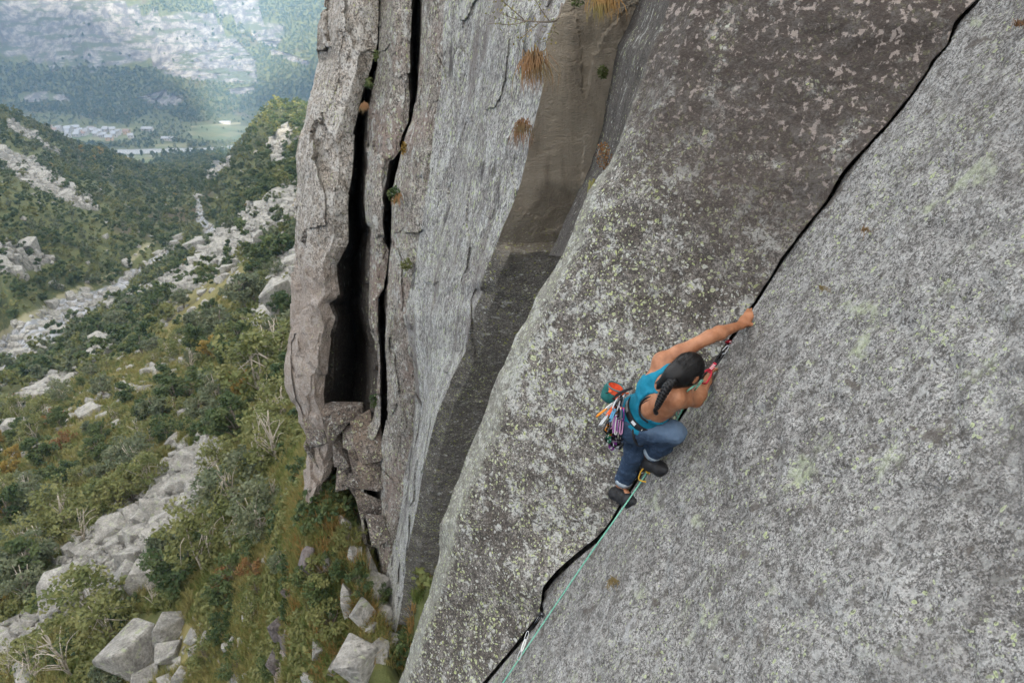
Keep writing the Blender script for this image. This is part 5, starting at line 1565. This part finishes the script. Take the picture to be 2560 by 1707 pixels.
for k in range(3):
    ph = tt_ * 2 * math.pi * 4.0 + k * 2 * math.pi / 3
    rr = np.interp(tt_, [0, .15, .85, 1], [.023, .020, .013, .009])
    q = bp + bs * (np.sin(ph) * rr)[:, None] + bo * (np.sin(2 * ph) * rr * .55)[:, None]
    part('plait_strand', MB().tube(q, rr * .62, 8).mesh('plait'), th.m, hair)
part('hair_tuft', MB().tube(spline([bp[-1], Z(450, 815, 3.67), Z(458, 835, 3.70)], 10), np.linspace(.011, .013, 10), 8).mesh('tuft'), th.m, hair)

# --- harness
def waist_ring(s, off, tilt=0.0, n=40, rx=.121, rb=.095):
    return [T(math.cos(q) * (rx + off), s + tilt * math.cos(q), math.sin(q) * (rb + off) - .01) for q in np.linspace(0, 2 * math.pi, n + 1)[:-1]]
def band_mesh(pts, width, thick):
    """flat webbing loop"""
    pts = np.asarray(pts); c = pts.mean(0); n = len(pts); V = []
    for p in pts:
        o = unit(p - c - sp_ax * ((p - c) @ sp_ax))
        V += [p + sp_ax * width / 2, p + sp_ax * width / 2 + o * thick, p - sp_ax * width / 2 + o * thick, p - sp_ax * width / 2]
    Fc = []
    for i in range(n):
        for j in range(4): Fc.append((i * 4 + j, i * 4 + (j + 1) % 4, ((i + 1) % n) * 4 + (j + 1) % 4, ((i + 1) % n) * 4 + j))
    return new_mesh('band', np.array(V), Fc)
M_hgrey = cloth_mat('pale grey webbing', (0.34, 0.37, 0.38), (0.50, 0.53, 0.54), 40)
M_orange = simple('orange webbing', (0.62, 0.10, 0.03), .7, .15, 60)
hs_ = part('harness', band_mesh(waist_ring(.19, .006, .03), .046, .007), M_black)
part('belt_panel', band_mesh(waist_ring(.20, .014, .03)[2:22], .020, .003), M_hgrey, hs_) if False else None
pw = waist_ring(.20, .0155, .03, 80)
for a0, a1, m_ in ((20, 29, M_hgrey), (32, 40, M_hgrey), (11, 15, M_white)):
    seg = pw[a0:a1]
    mbx = MB()
    V = []
    for p in seg:
        V += [p + sp_ax * .015, p - sp_ax * .012]
    mbx.add(np.array(V), [(2 * i, 2 * i + 1, 2 * i + 3, 2 * i + 2) for i in range(len(seg) - 1)])
    part('belt_panel', mbx.mesh('panel'), m_, hs_)
for k in range(3):
    p = pw[6] + w_ax * -.008 * k
    part('white_bar', MB().box(p + sp_ax * .004 + b_ax * .002, (.003, .014, .002), TM.T).mesh('bar', False), M_white, hs_)
# leg loops: straps from the belt round the thighs
for hp, kn, fr in (('hipR', 'knR', .16), ('hipL', 'knL', .20)):
    c = J[hp] * (1 - fr) + J[kn] * fr; ax = unit(J[kn] - J[hp]); u = unit(np.cross(ax, C3(0, 0, 1))); v = np.cross(ax, u)
    part('leg_loop', MB().tube([c + (u * math.cos(q) + v * math.sin(q)) * .095 for q in np.linspace(0, 6.283, 33)[:-1]], .009, 8, closed=True).mesh('loop'), M_black, hs_)
part('riser_strap', strip([waist_ring(.17, .012, .03)[3], Z(320, 880, 3.94), Z(292, 915, 3.95)], .007), M_black, hs_)
gl0 = Z(268, 735, 3.94)
# ---------------------------------------------------------------- climbing gear and rope
def metal(name, c, rough=.35): return simple(name, c, rough, .08, 40, .85, .5)
M_steel, M_bm, M_red, M_gold = metal('grey alloy', (.45, .46, .48)), metal('black alloy', (.03, .03, .033)), metal('red alloy', (.42, .03, .05)), metal('gold alloy', (.72, .42, .06), .4)
M_gmint, M_gpur, M_gor = metal('green alloy', (.05, .25, .13)), metal('purple alloy', (.30, .07, .32)), metal('orange alloy', (.70, .25, .03))
def sling_mat(name, c): return cloth_mat(name, tuple(x * .85 for x in c), c, 80, 500, .8, .3)
S_mint, S_white, S_pink, S_purple, S_black, S_red, S_or, S_blue, S_yel = [sling_mat(n + ' sling', c) for n, c in (('mint', (.38, .66, .50)), ('white', (.72, .72, .70)), ('pink', (.62, .32, .52)), ('purple', (.34, .12, .36)), ('black', (.018, .018, .02)), ('red', (.48, .03, .06)), ('orange', (.72, .14, .05)), ('blue', (.10, .28, .45)), ('yellow', (.72, .44, .05)))]
def frame(dn, sd):
    dn = unit(dn); sd = unit(np.asarray(sd) - dn * (np.asarray(sd) @ dn)); return dn, sd, np.cross(dn, sd)
def biner_pts(c, dn, sd, L=.085, W=.046, n=26):
    q = np.linspace(0, 2 * math.pi, n + 1)[:-1]
    ex = .6
    x = np.sign(np.cos(q)) * np.abs(np.cos(q)) ** ex * L / 2; y = np.sign(np.sin(q)) * np.abs(np.sin(q)) ** ex * W / 2 * (1 + .28 * np.cos(q))
    return [c + dn * a + sd * b for a, b in zip(x, y)]
def carabiner_part(parent, c, dn, sd, mat, L=.085, W=.046, gate=None, r=.0048):
    dn, sd, _ = frame(dn, sd)
    o = part('carabiner', MB().tube(biner_pts(c, dn, sd, L, W), r, 8, closed=True).mesh('carabiner'), mat, parent)
    part('gate', MB().tube([c - dn * L * .26 + sd * W * .44, c + dn * L * .30 + sd * W * .56], r * .55, 6).mesh('gate'), gate or M_steel, o)
    return o
def tape_part(parent, a, b, wid, mat, name='sling', gap=.006):
    """two parallel tapes of a sewn sling"""
    a, b = np.asarray(a), np.asarray(b); dn, sd, nn = frame(b - a, C3(1, .2, 0))
    mb = MB(); L = np.linalg.norm(b - a)
    pts = [a + nn * 0, a + dn * L * .08 + sd * gap, a + dn * L * .5 + sd * gap * 1.3, b - dn * L * .08 + sd * gap, b, b - dn * L * .08 - sd * gap, a + dn * L * .5 - sd * gap * 1.3, a + dn * L * .08 - sd * gap]
    return part(name, MB().tube(spline(pts + [pts[0]], 41)[:-1], wid, 6, closed=True).mesh(name), mat, parent)
def lobes_part(parent, c, dn, sd, mat, r=.017):
    dn, sd, nn = frame(dn, sd)
    mb = MB().tube([c - nn * .024, c + nn * .024], .0035, 8)
    part('axle', mb.mesh('axle'), M_steel, parent)
    for k, z in enumerate((-.019, -.007, .007, .019)):
        sgn = 1 if k in (0, 3) else -1
        pts = []
        for q in np.linspace(-.5, 2.3, 12):
            rr = r * (.65 + .28 * q)
            pts.append(c + nn * z + (dn * math.cos(q) + sd * sgn * math.sin(q)) * rr)
        pts.append(c + nn * z - dn * r * .35)
        n = len(pts); V = np.array([p + nn * .003 for p in pts] + [p - nn * .003 for p in pts])
        part('lobe', new_mesh('lobe', V, [tuple(range(n)), tuple(range(2 * n - 1, n - 1, -1))] + [(i, (i + 1) % n, n + (i + 1) % n, n + i) for i in range(n)], False), mat, parent)
def cam_thing(top, dn, sd, sl_mat, lobe_mat, bin_mat, lab, L=.10, stem=.085, biner=True, cat='cam', name='camming_device', r=.017):
    dn, sd, nn = frame(dn, sd)
    t = empty(name, top, lab, cat)
    if biner: carabiner_part(t, top + dn * .038, dn, sd * .5 + nn * .6, bin_mat, .078, .042)
    a = top + dn * .07; b = a + dn * L
    tape_part(t, a, b, .0042, sl_mat)
    c = b + dn * stem
    part('stem', MB().tube([c, b + dn * .012 + sd * .007, b - dn * .004, b + dn * .012 - sd * .007, c - dn * .001], .0032, 6).mesh('stem'), M_bm, t)
    part('trigger', MB().box(b + dn * stem * .5, (.034, .006, .010), np.stack([sd, dn, nn], 1)).mesh('trigger', False), lobe_mat, t)
    part('trigger_wire', MB().tube([c + sd * .012, b + dn * stem * .5 + sd * .014, b + dn * stem * .48, b + dn * stem * .5 - sd * .014, c - sd * .012], .0011, 5).mesh('wire'), M_steel, t)
    lobes_part(t, c, dn, sd, lobe_mat, r)
    return t
DN = np.array([0, 0, -1.0])
# gear loop on the left rear of the harness
gp = spline([Z(262, 690, 3.96), Z(215, 705, 3.96), Z(182, 745, 3.95), Z(190, 790, 3.94), Z(232, 800, 3.93)], 24)
part('gear_loop', MB().tube(gp, .005, 8).mesh('gear_loop'), S_or, hs_)
RACK = [  # place along the loop, swing, sling, lobes, carabiner, sling length, label
    (.30, -.30, S_mint, M_gor, M_steel, .120, 'cam with pale mint sling and orange head, leftmost on the rack'),
    (.38, -.24, S_mint, M_gmint, M_bm, .115, 'cam with mint sling and green head beside the orange headed one'),
    (.46, -.18, S_white, M_bm, M_steel, .115, 'cam with white sling and black head between the mint slings and the pink ones'),
    (.54, -.14, S_pink, M_gmint, M_gor, .120, 'cam with pink sling and green head in the middle of the rack'),
    (.62, -.09, S_pink, M_gpur, M_gpur, .125, 'cam with pink sling and purple head hanging lowest on the rack'),
    (.70, -.06, S_purple, M_bm, M_steel, .112, 'cam with purple sling and black head among the right hand cams'),
    (.80, -.03, S_white, M_steel, M_bm, .118, 'cam with white sling and grey metal head next to the jeans'),
    (.34, -.36, S_white, M_gor, M_steel, .100, 'cam with short white sling and orange head behind the mint ones'),
    (.50, -.20, S_mint, M_bm, M_gor, .128, 'cam with mint sling and black head left of the pink slings'),
    (.66, -.02, S_white, M_gpur, M_bm, .100, 'cam with white sling and purple head among the pink slings'),
    (.86, .03, S_purple, M_steel, M_steel, .095, 'cam with purple sling and grey metal head close to her hip'),
    (.92, .00, S_pink, M_bm, M_gpur, .105, 'cam with pink sling and black head nearest the teal top'),
]
for f, sw, sm, lm, bmat, L, lab in RACK:
    p = gp[int(f * 23)] + rng.normal(size=3) * .004
    cam_thing(p, DN + C3(1, 0, 0) * sw * .8 + C3(0, 0, -1) * .05, C3(1, .1, rng.uniform(-.6, .6)), sm, lm, bmat, lab, L=L, stem=rng.uniform(.07, .10))
# quickdraws bunched behind them, clipped along the top of the loop
def quickdraw(top, dn, sd, sm, m1, m2, lab, L=.07, w=.0055):
    dn, sd, nn = frame(dn, sd)
    t = empty('quickdraw', top, lab, 'quickdraw')
    carabiner_part(t, top + dn * .036, dn, sd, m1, .08, .042)
    tape_part(t, top + dn * .066, top + dn * (.074 + L), w, sm, 'sling', .004)
    carabiner_part(t, top + dn * (.074 + L + .032), dn, sd, m2, .08, .042)
    return t
quickdraw(gp[4] + C3(0, 0, -1) * .02, DN + C3(-.16, 0, 0), C3(.6, .5, .3), S_white, M_steel, M_gor, 'white quickdraw at the chalk bag end of the rack')
quickdraw(gp[7] + C3(0, 0, -1) * .02, DN + C3(-.10, 0, -.1), C3(.4, .5, .5), S_or, M_bm, M_steel, 'orange quickdraw hanging on the rack below the chalk bag')
quickdraw(gp[10] + C3(0, 0, -1) * .02, DN + C3(-.05, 0, -.1), C3(.5, .3, .5), S_blue, M_steel, M_bm, 'blue quickdraw hanging in the middle of the rack')
for k, q in enumerate((3, 6, 9, 13)):
    part('gear_clip', MB().tube(spline([gp[q], gp[q] + C3(-.3, .5, -.6) * .022, gp[q] + C3(-.6, -.2, -.5) * .03], 10), .0045, 6).mesh('clip'), (M_orange, M_white, M_orange, M_white)[k], hs_)
# gear seen between the legs, on the far side of the harness
for k, (x, sm, lm, lab) in enumerate(((330, S_red, M_red, 'red headed cam hanging between her legs'), (352, S_white, M_steel, 'grey cam beside the red headed one between her legs'), (392, S_black, M_steel, 'small black slung cam behind her raised knee'))):
    tp = Z(x, 930, 4.14)
    cam_thing(tp, DN + C3(.02, 0, 0), C3(1, 0, .4), sm, lm, M_bm, lab, L=.05, stem=.05, biner=False)

# chalk bag
def chalk_bag():
    ax = unit(Z(172, 640, 3.97) - Z(122, 750, 4.02)); base, rim = Z(120, 745, 4.03), Z(170, 645, 3.97)
    c0 = base; L = np.linalg.norm(rim - base)
    t = empty('chalk_bag', base, 'dark green chalk bag with orange lining hanging behind her waist', 'chalk bag')
    f = np.linspace(0, 1, 12)
    r_ = np.interp(f, [0, .06, .25, .6, 1], [.030, .052, .062, .060, .050])
    V, Fc = tube([c0 + ax * L * q for q in f], r_, 24, cap=False)
    Fc.append(tuple(range(23, -1, -1)))
    V = V + .008 * vnoise(V * 22, 3, .5)
    part('bag', new_mesh('bag', V, Fc), cloth_mat('dark green nylon', (0.010, 0.085, 0.080), (0.018, 0.125, 0.115), 20), t)
    V, Fc = tube([rim - ax * .002, rim - ax * .03, rim - ax * .075], [.0465, .046, .038], 24, cap=False)
    Fc.append(tuple(48 + j for j in range(24)))
    part('lining', new_mesh('lining', V, Fc), simple('orange fleece', (.70, .10, .04), .95, .2, 60), t)
    part('rim', MB().tube([rim + (unit(np.cross(ax, C3(0, 0, 1))) * math.cos(q) + np.cross(ax, unit(np.cross(ax, C3(0, 0, 1)))) * math.sin(q)) * .049 for q in np.linspace(0, 6.283, 29)[:-1]], .0042, 6, closed=True).mesh('rim'), cloth_mat('grey green hem', (.06, .13, .13), (.09, .17, .17), 30), t)
    part('drawcord', MB().tube(spline([Z(98, 692, 3.95), Z(112, 688, 3.93), Z(126, 680, 3.94), Z(140, 676, 3.95)], 12), .003, 6).mesh('cord'), M_black, t)
    part('toggle', MB().tube([Z(120, 682, 3.93), Z(138, 677, 3.935)], .007, 8).mesh('toggle'), S_or, t)
    part('belt', MB().tube(spline([Z(150, 735, 3.95), Z(200, 690, 3.93), Z(250, 668, 3.92), Z(285, 655, 3.93)], 16), .009, 8).mesh('belt'), M_black, t)
chalk_bag()

# rope
M_rope = NT('mint rope'); _v = M_rope.pos()
M_rope.color(M_rope.mix(M_rope.ramp(M_rope.noise(_v, 160, 2, .6), .4, .6), (0.12, 0.36, 0.26), (0.24, 0.52, 0.40)))
M_rope.bump(M_rope.noise(_v, 300, 2, .5), .4, .002); M_rope = M_rope.m
top_b = Z(790, 598, 3.93)
up = [top_b + C3(0, -1, 0) * .004, Z(748, 650, 3.82), Z(712, 700, 3.98), Z(650, 802, 4.02), Z(590, 905, 4.08), Z(480, 1085, 4.20)]
yb = Z(372, 1285, 4.24)
low = [yb, on_slab(1545, 1287, .05), on_slab(1480, 1378, .045), on_slab(1380, 1525, .04), on_slab(1300, 1643, .035), on_slab(1235, 1739, .03), on_slab(1150, 1862, .03)]
tie = [Z(425, 858, 3.99), Z(470, 840, 3.93), Z(540, 800, 3.90), Z(580, 770, 3.90), Z(640, 715, 3.84), Z(668, 686, 3.72), Z(710, 652, 3.66), Z(770, 608, 3.78), top_b]
rope = empty('rope', np.array(low[-1]), 'mint green climbing rope running down the crack from the climber', 'rope')
part('strand', MB().tube(np.vstack([spline(tie, 40), spline(up + low, 90)]), .0047, 8).mesh('strand'), M_rope, rope)
part('knot', MB().tube(spline([Z(425, 858, 3.99), Z(400, 850, 3.97), Z(392, 835, 3.95), Z(415, 832, 3.93), Z(428, 850, 3.94), Z(405, 862, 3.96)], 30), .0055, 8).mesh('knot'), M_rope, rope)
part('loose_end', MB().tube(spline([Z(500, 805, 3.95), Z(560, 785, 3.97), Z(595, 815, 4.02), Z(606, 858, 4.05)], 20), .0048, 8).mesh('end'), M_rope, rope)
part('belay_loop', strip([Z(385, 838, 3.97), Z(405, 832, 3.93), Z(432, 835, 3.95)], .007), S_red, hs_)

# the quickdraw she hangs the rope through, on a cam in the crack
c_top = Z(988, 332, 4.03)
dq = unit(Z(800, 585, 3.93) - c_top)
t = empty('camming_device', c_top, 'cam with black sling set in the crack right of her head', 'cam')
lobes_part(t, c_top + C3(0, 0, 1) * .03, -dq, C3(1, .2, .3), M_red)
part('stem', MB().tube([c_top + C3(0, 0, 1) * .03, c_top + dq * .05], .004, 6).mesh('stem'), M_bm, t)
carabiner_part(t, c_top + dq * .06, dq, C3(1, .6, -.4), M_steel, .07, .03, r=.0035)
tape_part(t, c_top + dq * .075, Z(885, 470, 3.965), .0062, S_black, gap=.008)
qd = empty('quickdraw', Z(885, 470, 3.96), 'red quickdraw with white stitching holding the rope beside her head', 'quickdraw')
carabiner_part(qd, Z(880, 478, 3.96), dq, C3(1, .4, -.4), M_bm, .05, .03, r=.004)
a, b = Z(880, 482, 3.955), Z(832, 540, 3.94)
dd_, ss_, nn_ = frame(b - a, C3(1, .6, 0))
dog = part('dogbone', MB().box((a + b) / 2, (.026, np.linalg.norm(b - a) + .01, .009), np.stack([ss_, dd_, nn_], 1)).mesh('dogbone', False), S_red, qd)
bv = dog.modifiers.new('bevel', 'BEVEL'); bv.width = .004; bv.segments = 2
for k in range(5):
    part('stitch', MB().box(a * (1 - (.2 + .15 * k)) + b * (.2 + .15 * k) + (nn_ if nn_ @ a < 0 else -nn_) * .005, (.018, .003, .002), np.stack([ss_, dd_, nn_], 1)).mesh('stitch', False), M_white, dog)
carabiner_part(qd, Z(812, 572, 3.93), Z(795, 600, 3.925) - Z(840, 530, 3.935), C3(1, .5, -.3), M_red, .088, .048, r=.0055)
# yellow carabiner on the rope below her foot
t = empty('carabiner', yb, 'gold carabiner on a yellow sling round the rope below her feet', 'carabiner')
cc = Z(376, 1272, 4.23)
part('frame', MB().tube(biner_pts(cc, C3(-.25, -1, .1), C3(1, -.2, -.3), .085, .058), .0052, 8, closed=True).mesh('frame'), M_gold, t)
part('gate', MB().tube([Z(352, 1262, 4.21), Z(372, 1255, 4.21)], .003, 6).mesh('gate'), M_steel, t)
part('sling', MB().tube(spline([Z(392, 1258, 4.23), Z(405, 1236, 4.25), Z(420, 1215, 4.28)], 8), .010, 8).mesh('sling'), S_yel, t)
# gear left in the crack at the bottom
ct = on_slab(1353, 1535, .03)
t = empty('camming_device', ct, 'black cam set low in the crack above a silver quickdraw', 'cam')
lobes_part(t, ct, C3(.3, .8, .5), C3(1, -.4, 0), M_bm, .019)
e_ = on_slab(1330, 1568, .035)
part('stem', MB().tube([ct, e_], .0045, 6).mesh('stem'), M_bm, t)
part('trigger_wire', MB().tube([ct + C3(1, 0, 0) * .012, e_, ct - C3(1, 0, 0) * .012], .0014, 5).mesh('wire'), M_steel, t)
tape_part(t, e_, on_slab(1321, 1582, .04), .004, S_black, gap=.004)
t = empty('quickdraw', on_slab(1318, 1582, .05), 'thin white quickdraw running from the low cam to the rope', 'quickdraw')
d1 = on_slab(1298, 1650, .05) - on_slab(1320, 1580, .05)
carabiner_part(t, on_slab(1317, 1588, .05), d1, C3(1, .3, 0), M_steel, .058, .018, r=.0026)
tape_part(t, on_slab(1314, 1598, .05), on_slab(1304, 1626, .05), .0045, S_white, gap=.005)
carabiner_part(t, on_slab(1299, 1638, .05), d1, C3(1, .3, 0), M_steel, .056, .020, r=.0026)
# ---------------------------------------------------------------- plants and loose blocks on the cliff
def hanging_tuft(px, py, d, w, h, mat, lab, n=70, name='grass_tuft', droop=1.0, seed=0):
    rs = np.random.RandomState(int(px + py) + seed)
    k = d / FPX
    c = P(px, py - h * .35, d)
    Vs, Fs = [], []
    for i in range(n):
        b = c + C3(1, 0, 0) * rs.normal() * w * k * .16 + C3(0, 1, 0) * rs.uniform(-.12, .12) * h * k
        out = C3(rs.normal() * .45 - .15, .35 + rs.uniform(-.4, .4), -.8)
        L = h * k * rs.uniform(.4, 1.25)
        p1 = b + out * L * .30
        p2 = p1 + unit(out * .35 + C3(rs.normal() * .18, -.8 * droop, -.1)) * L * .40
        p3 = p2 + unit(out * .02 + C3(rs.normal() * .2, -1 * droop, 0)) * L * .42
        sd = C3(1, 0, 0) * max(.0016, d * .0006)
        j = len(Vs); Vs += [b - sd, b + sd, p1 + sd, p1 - sd, p2 + sd * .8, p2 - sd * .8, p3]
        Fs += [(j, j + 1, j + 2, j + 3), (j + 3, j + 2, j + 4, j + 5), (j + 5, j + 4, j + 6)]
    t = empty(name, c, lab, 'grass tuft')
    part('blades', new_mesh('blades', np.array(Vs), Fs, smooth=False), mat, t, kind='stuff')
def cliff_shrub(px, py, d, w, h, mat, lab, n=160, ls=.012, name='cliff_plant'):
    rs = np.random.RandomState(int(px * 3 + py))
    k = d / FPX
    c = P(px, py, d)
    g = rs.normal(size=(n, 3)); g /= np.linalg.norm(g, axis=1)[:, None]; g *= rs.uniform(.2, 1, (n, 1)) ** .6
    L = c + (g[:, :1] * w * k * .5) * C3(1, 0, 0) + (g[:, 1:2] * h * k * .5) * C3(0, 1, 0) + (g[:, 2:] * w * k * .4 - w * k * .2) * C3(0, 0, 1)
    V, Fq = leaves(L, ls * d / 5, rs=rs)
    t = empty(name, c, lab, 'plant')
    part('leaves', new_mesh('leaves', V, Fq, False), mat, t, kind='stuff')
    mb = MB()
    for i in range(6):
        mb.tube([c + C3(0, -.2, 1) * w * k * .5, (c + L[i]) / 2 + C3(0, 0, .1) * w * k, L[i]], .0012 * d / 3, 4)
        if i == 0: part('stem', mb.mesh('stem'), M_bark, t)
M_rust = leaf_mat('rust grass', (0.20, 0.10, 0.045), (0.25, 0.14, 0.06), (0.15, 0.11, 0.05))
hanging_tuft(1512, 40, 8.15, 60, 95, M_grass[2], 'bushy orange grass tuft hanging at the top of the brown wall', 160)
hanging_tuft(1338, 205, 8.35, 40, 120, M_rust, 'long rusty grass tuft draped over the arete', 150)
hanging_tuft(1308, 350, 9.0, 18, 80, M_rust, 'rusty grass in the middle of the arete above the notch', 50)
hanging_tuft(1490, 480, 4.9, 26, 50, M_grass[0], 'straw tuft where the flank meets the lichened face', 40)
hanging_tuft(915, 275, 12.5, 9, 30, M_rust, 'small orange tuft in the left chimney crack', 40)
hanging_tuft(997, 505, 12.2, 10, 36, M_rust, 'orange tuft below the fern in the second crack', 40)
cliff_shrub(1506, 183, 8.3, 30, 34, M_leaf[0], 'little round dark green cushion plant on the brown wall', 200)
cliff_shrub(1440, 5, 8.2, 40, 40, M_leaf[0], 'dark green plant at the top edge beside the orange tuft', 160)
cliff_shrub(1508, 392, 4.95, 42, 74, M_leaf[3], 'red and yellow leaved shrub on the edge of the lichened face', 240, .010)
cliff_shrub(986, 488, 12.2, 36, 44, M_leaf[0], 'green fern growing out of the second crack', 200)
cliff_shrub(940, 140, 12.3, 14, 30, M_leaf[0], 'small green plant high in the left chimney crack', 80)
cliff_shrub(924, 212, 12.6, 24, 36, M_leaf[0], 'green plant lower in the left chimney crack', 120)
cliff_shrub(1010, 372, 12.2, 16, 34, M_leaf[2], 'yellow leaved plant in the second crack', 80)
cliff_shrub(1018, 662, 12.5, 30, 36, M_leaf[1], 'olive green plant on the brown rib', 130)
cliff_shrub(936, 790, 13.9, 16, 30, M_leaf[0], 'green plant beside the big chimney', 80)
cliff_shrub(934, 1000, 14.2, 22, 40, M_leaf[0], 'bright green plant at the mouth of the chimney', 100)
# leafy branch reaching in at the top
br = empty('branch', P(1398, 30, 8.2), 'twiggy branch with yellow green leaves at the top edge over the streaked face', 'branch')
bpts = [spline([P(1405, 10, 8.3), P(1392, 50, 8.1), P(1350, 55, 7.9), P(1290, 48, 7.8), P(1245, 30, 7.7)], 16), spline([P(1375, 55, 8.0), P(1350, 20, 7.9), P(1335, -10, 7.9)], 10), spline([P(1350, 56, 7.9), P(1320, 80, 7.8), P(1300, 100, 7.8)], 10), spline([P(1320, 52, 7.85), P(1280, 62, 7.75), P(1215, 58, 7.7)], 10), spline([P(1390, 60, 8.05), P(1375, 95, 8.0), P(1345, 110, 8.0)], 10), spline([P(1310, 50, 7.85), P(1270, 15, 7.75), P(1255, 2, 7.7)], 10)]
for i, q in enumerate(bpts):
    part('twig', MB().tube(q, np.linspace(.008 if i else .014, .003, len(q)), 5).mesh('twig'), M_bark, br)
lc = np.concatenate([q[len(q) // 3:] for q in bpts]); lc = np.repeat(lc, 9, 0); lc = lc + rng.normal(size=lc.shape) * .055
Vq, Fq = leaves(lc[rng.rand(len(lc)) < .6], .016)
part('leaves', new_mesh('leaves', Vq, Fq, False), leaf_mat('yellow green leaves', (.24, .21, .05), (.16, .17, .05), (.30, .22, .06)), br, kind='stuff')
M_straw = leaf_mat('dry straw', (0.22, 0.16, 0.07), (0.27, 0.21, 0.10), (0.15, 0.12, 0.05))
# tufts on the slab
def slab_tuft(px, py, w, h, mat, lab, n=60):
    d = proj(on_slab(px, py, .01))[2]
    hanging_tuft(px, py, float(d), w, h, mat, lab, n, droop=.15)
slab_tuft(1532, 1462, 20, 44, M_straw, 'straw coloured grass tuft on the slab below the climber', 45)
slab_tuft(2053, 732, 16, 34, M_straw, 'straw grass tuft on the slab right of her raised hand', 28)
slab_tuft(2160, 590, 20, 40, M_rust, 'thin red brown twig tuft on the slab', 24)
slab_tuft(2545, 80, 40, 46, M_rust, 'brown tuft at the right edge of the slab', 40)
# broken blocks jammed at the foot of the chimney
CH = [(868, 1030, 70, 34, 15.2, 'flat grey block closing the foot of the chimney'), (905, 1060, 56, 50, 15.0, 'brown block under the right side of the chimney mouth'), (846, 1062, 60, 56, 15.4, 'angular block under the left side of the chimney mouth'),
      (880, 1095, 54, 60, 15.3, 'dark block wedged in the middle below the chimney'), (925, 1110, 70, 70, 14.9, 'layered grey block below the chimney on the right'), (858, 1130, 50, 66, 15.6, 'tall thin block below the chimney on the left'),
      (893, 1150, 48, 56, 15.3, 'broken block above the reddish rubble'), (928, 1180, 72, 64, 15.0, 'square grey block at the foot of the brown column'), (860, 1190, 44, 56, 15.8, 'reddish broken block just above the grass'), (895, 1210, 46, 50, 15.5, 'small broken block beside the reddish one'),
      (932, 1250, 66, 80, 15.1, 'large lower block at the foot of the brown column'), (800, 1072, 60, 70, 15.8, 'lichened block at the base of the pillar'), (790, 1135, 56, 70, 16.1, 'pale block in the pillar base'), (786, 1205, 48, 80, 16.4, 'lowest block of the pillar base'), (944, 1318, 50, 70, 15.1, 'dark wedge block at the bottom of the brown column'), (826, 1030, 44, 30, 15.3, 'thin orange stained block under the pillar')]
M_block = granite('broken base rock', (0.12, 0.098, 0.084), (0.19, 0.160, 0.140), (0.27, 0.235, 0.205), s=0.6, grey=0.35, green=0.25, black=0.8, bump=1.0, bdist=0.04, tint=(0.21, 0.16, 0.125))
for i, (px, py, w, h, d, lab) in enumerate(CH):
    me = rock_mesh(60 + i, (1, .9, 1), 11, 'rock_block', .30); me.materials.append(M_block)
    o = obj('rock_block', me, None, label=lab, cat='rock')
    k = d / FPX
    o.location = P(px, py, d + .15); o.scale = (w * k * 1.0, w * k * 1.0, h * k * 1.15)
    o.rotation_euler = (rng.uniform(-.15, .15), rng.uniform(-.15, .15), rng.uniform(-.4, .4))
# ---------------------------------------------------------------- labels that single out look-alikes
def ordinal(n):
    w = ['leftmost', 'second', 'third', 'fourth', 'fifth', 'sixth', 'seventh', 'eighth', 'ninth', 'tenth', 'eleventh', 'twelfth']
    if n == 0: return 'leftmost'
    if n < 12: return w[n] + ' from left'
    m = n + 1
    return '%d%s from left' % (m, 'th' if 10 <= m % 100 <= 20 else {1: 'st', 2: 'nd', 3: 'rd'}.get(m % 10, 'th'))
bpy.context.view_layer.update()
same = {}
for o in scene.objects:
    if o.parent is None and o.get('label') and o.get('kind') != 'stuff': same.setdefault(o['label'], []).append(o)
for lab, os_ in same.items():
    if len(os_) > 1:
        os_.sort(key=lambda o: float(proj(np.array(o.location))[0]))
        for i, o in enumerate(os_):
            o['group'] = o.get('group') or lab
            o['label'] = ordinal(i) + ', ' + lab
# ---------------------------------------------------------------- haze in the valley air
def haze():
    V = np.array([[x, y, z] for x in (-4800, 4800) for y in (-4800, 4800) for z in (-520, 900)], float)
    me = new_mesh('haze', V, [(0, 1, 3, 2), (4, 6, 7, 5), (0, 4, 5, 1), (2, 3, 7, 6), (0, 2, 6, 4), (1, 5, 7, 3)], smooth=False)
    m = bpy.data.materials.new('haze'); m.use_nodes = True
    t = m.node_tree; t.nodes.clear()
    o = t.nodes.new('ShaderNodeOutputMaterial'); v = t.nodes.new('ShaderNodeVolumePrincipled')
    v.inputs['Color'].default_value = (0.36, 0.62, 1.0, 1)
    v.inputs['Density'].default_value = 0.00018
    t.links.new(v.outputs[0], o.inputs['Volume'])
    obj('haze', me, m, kind='stuff')
haze()
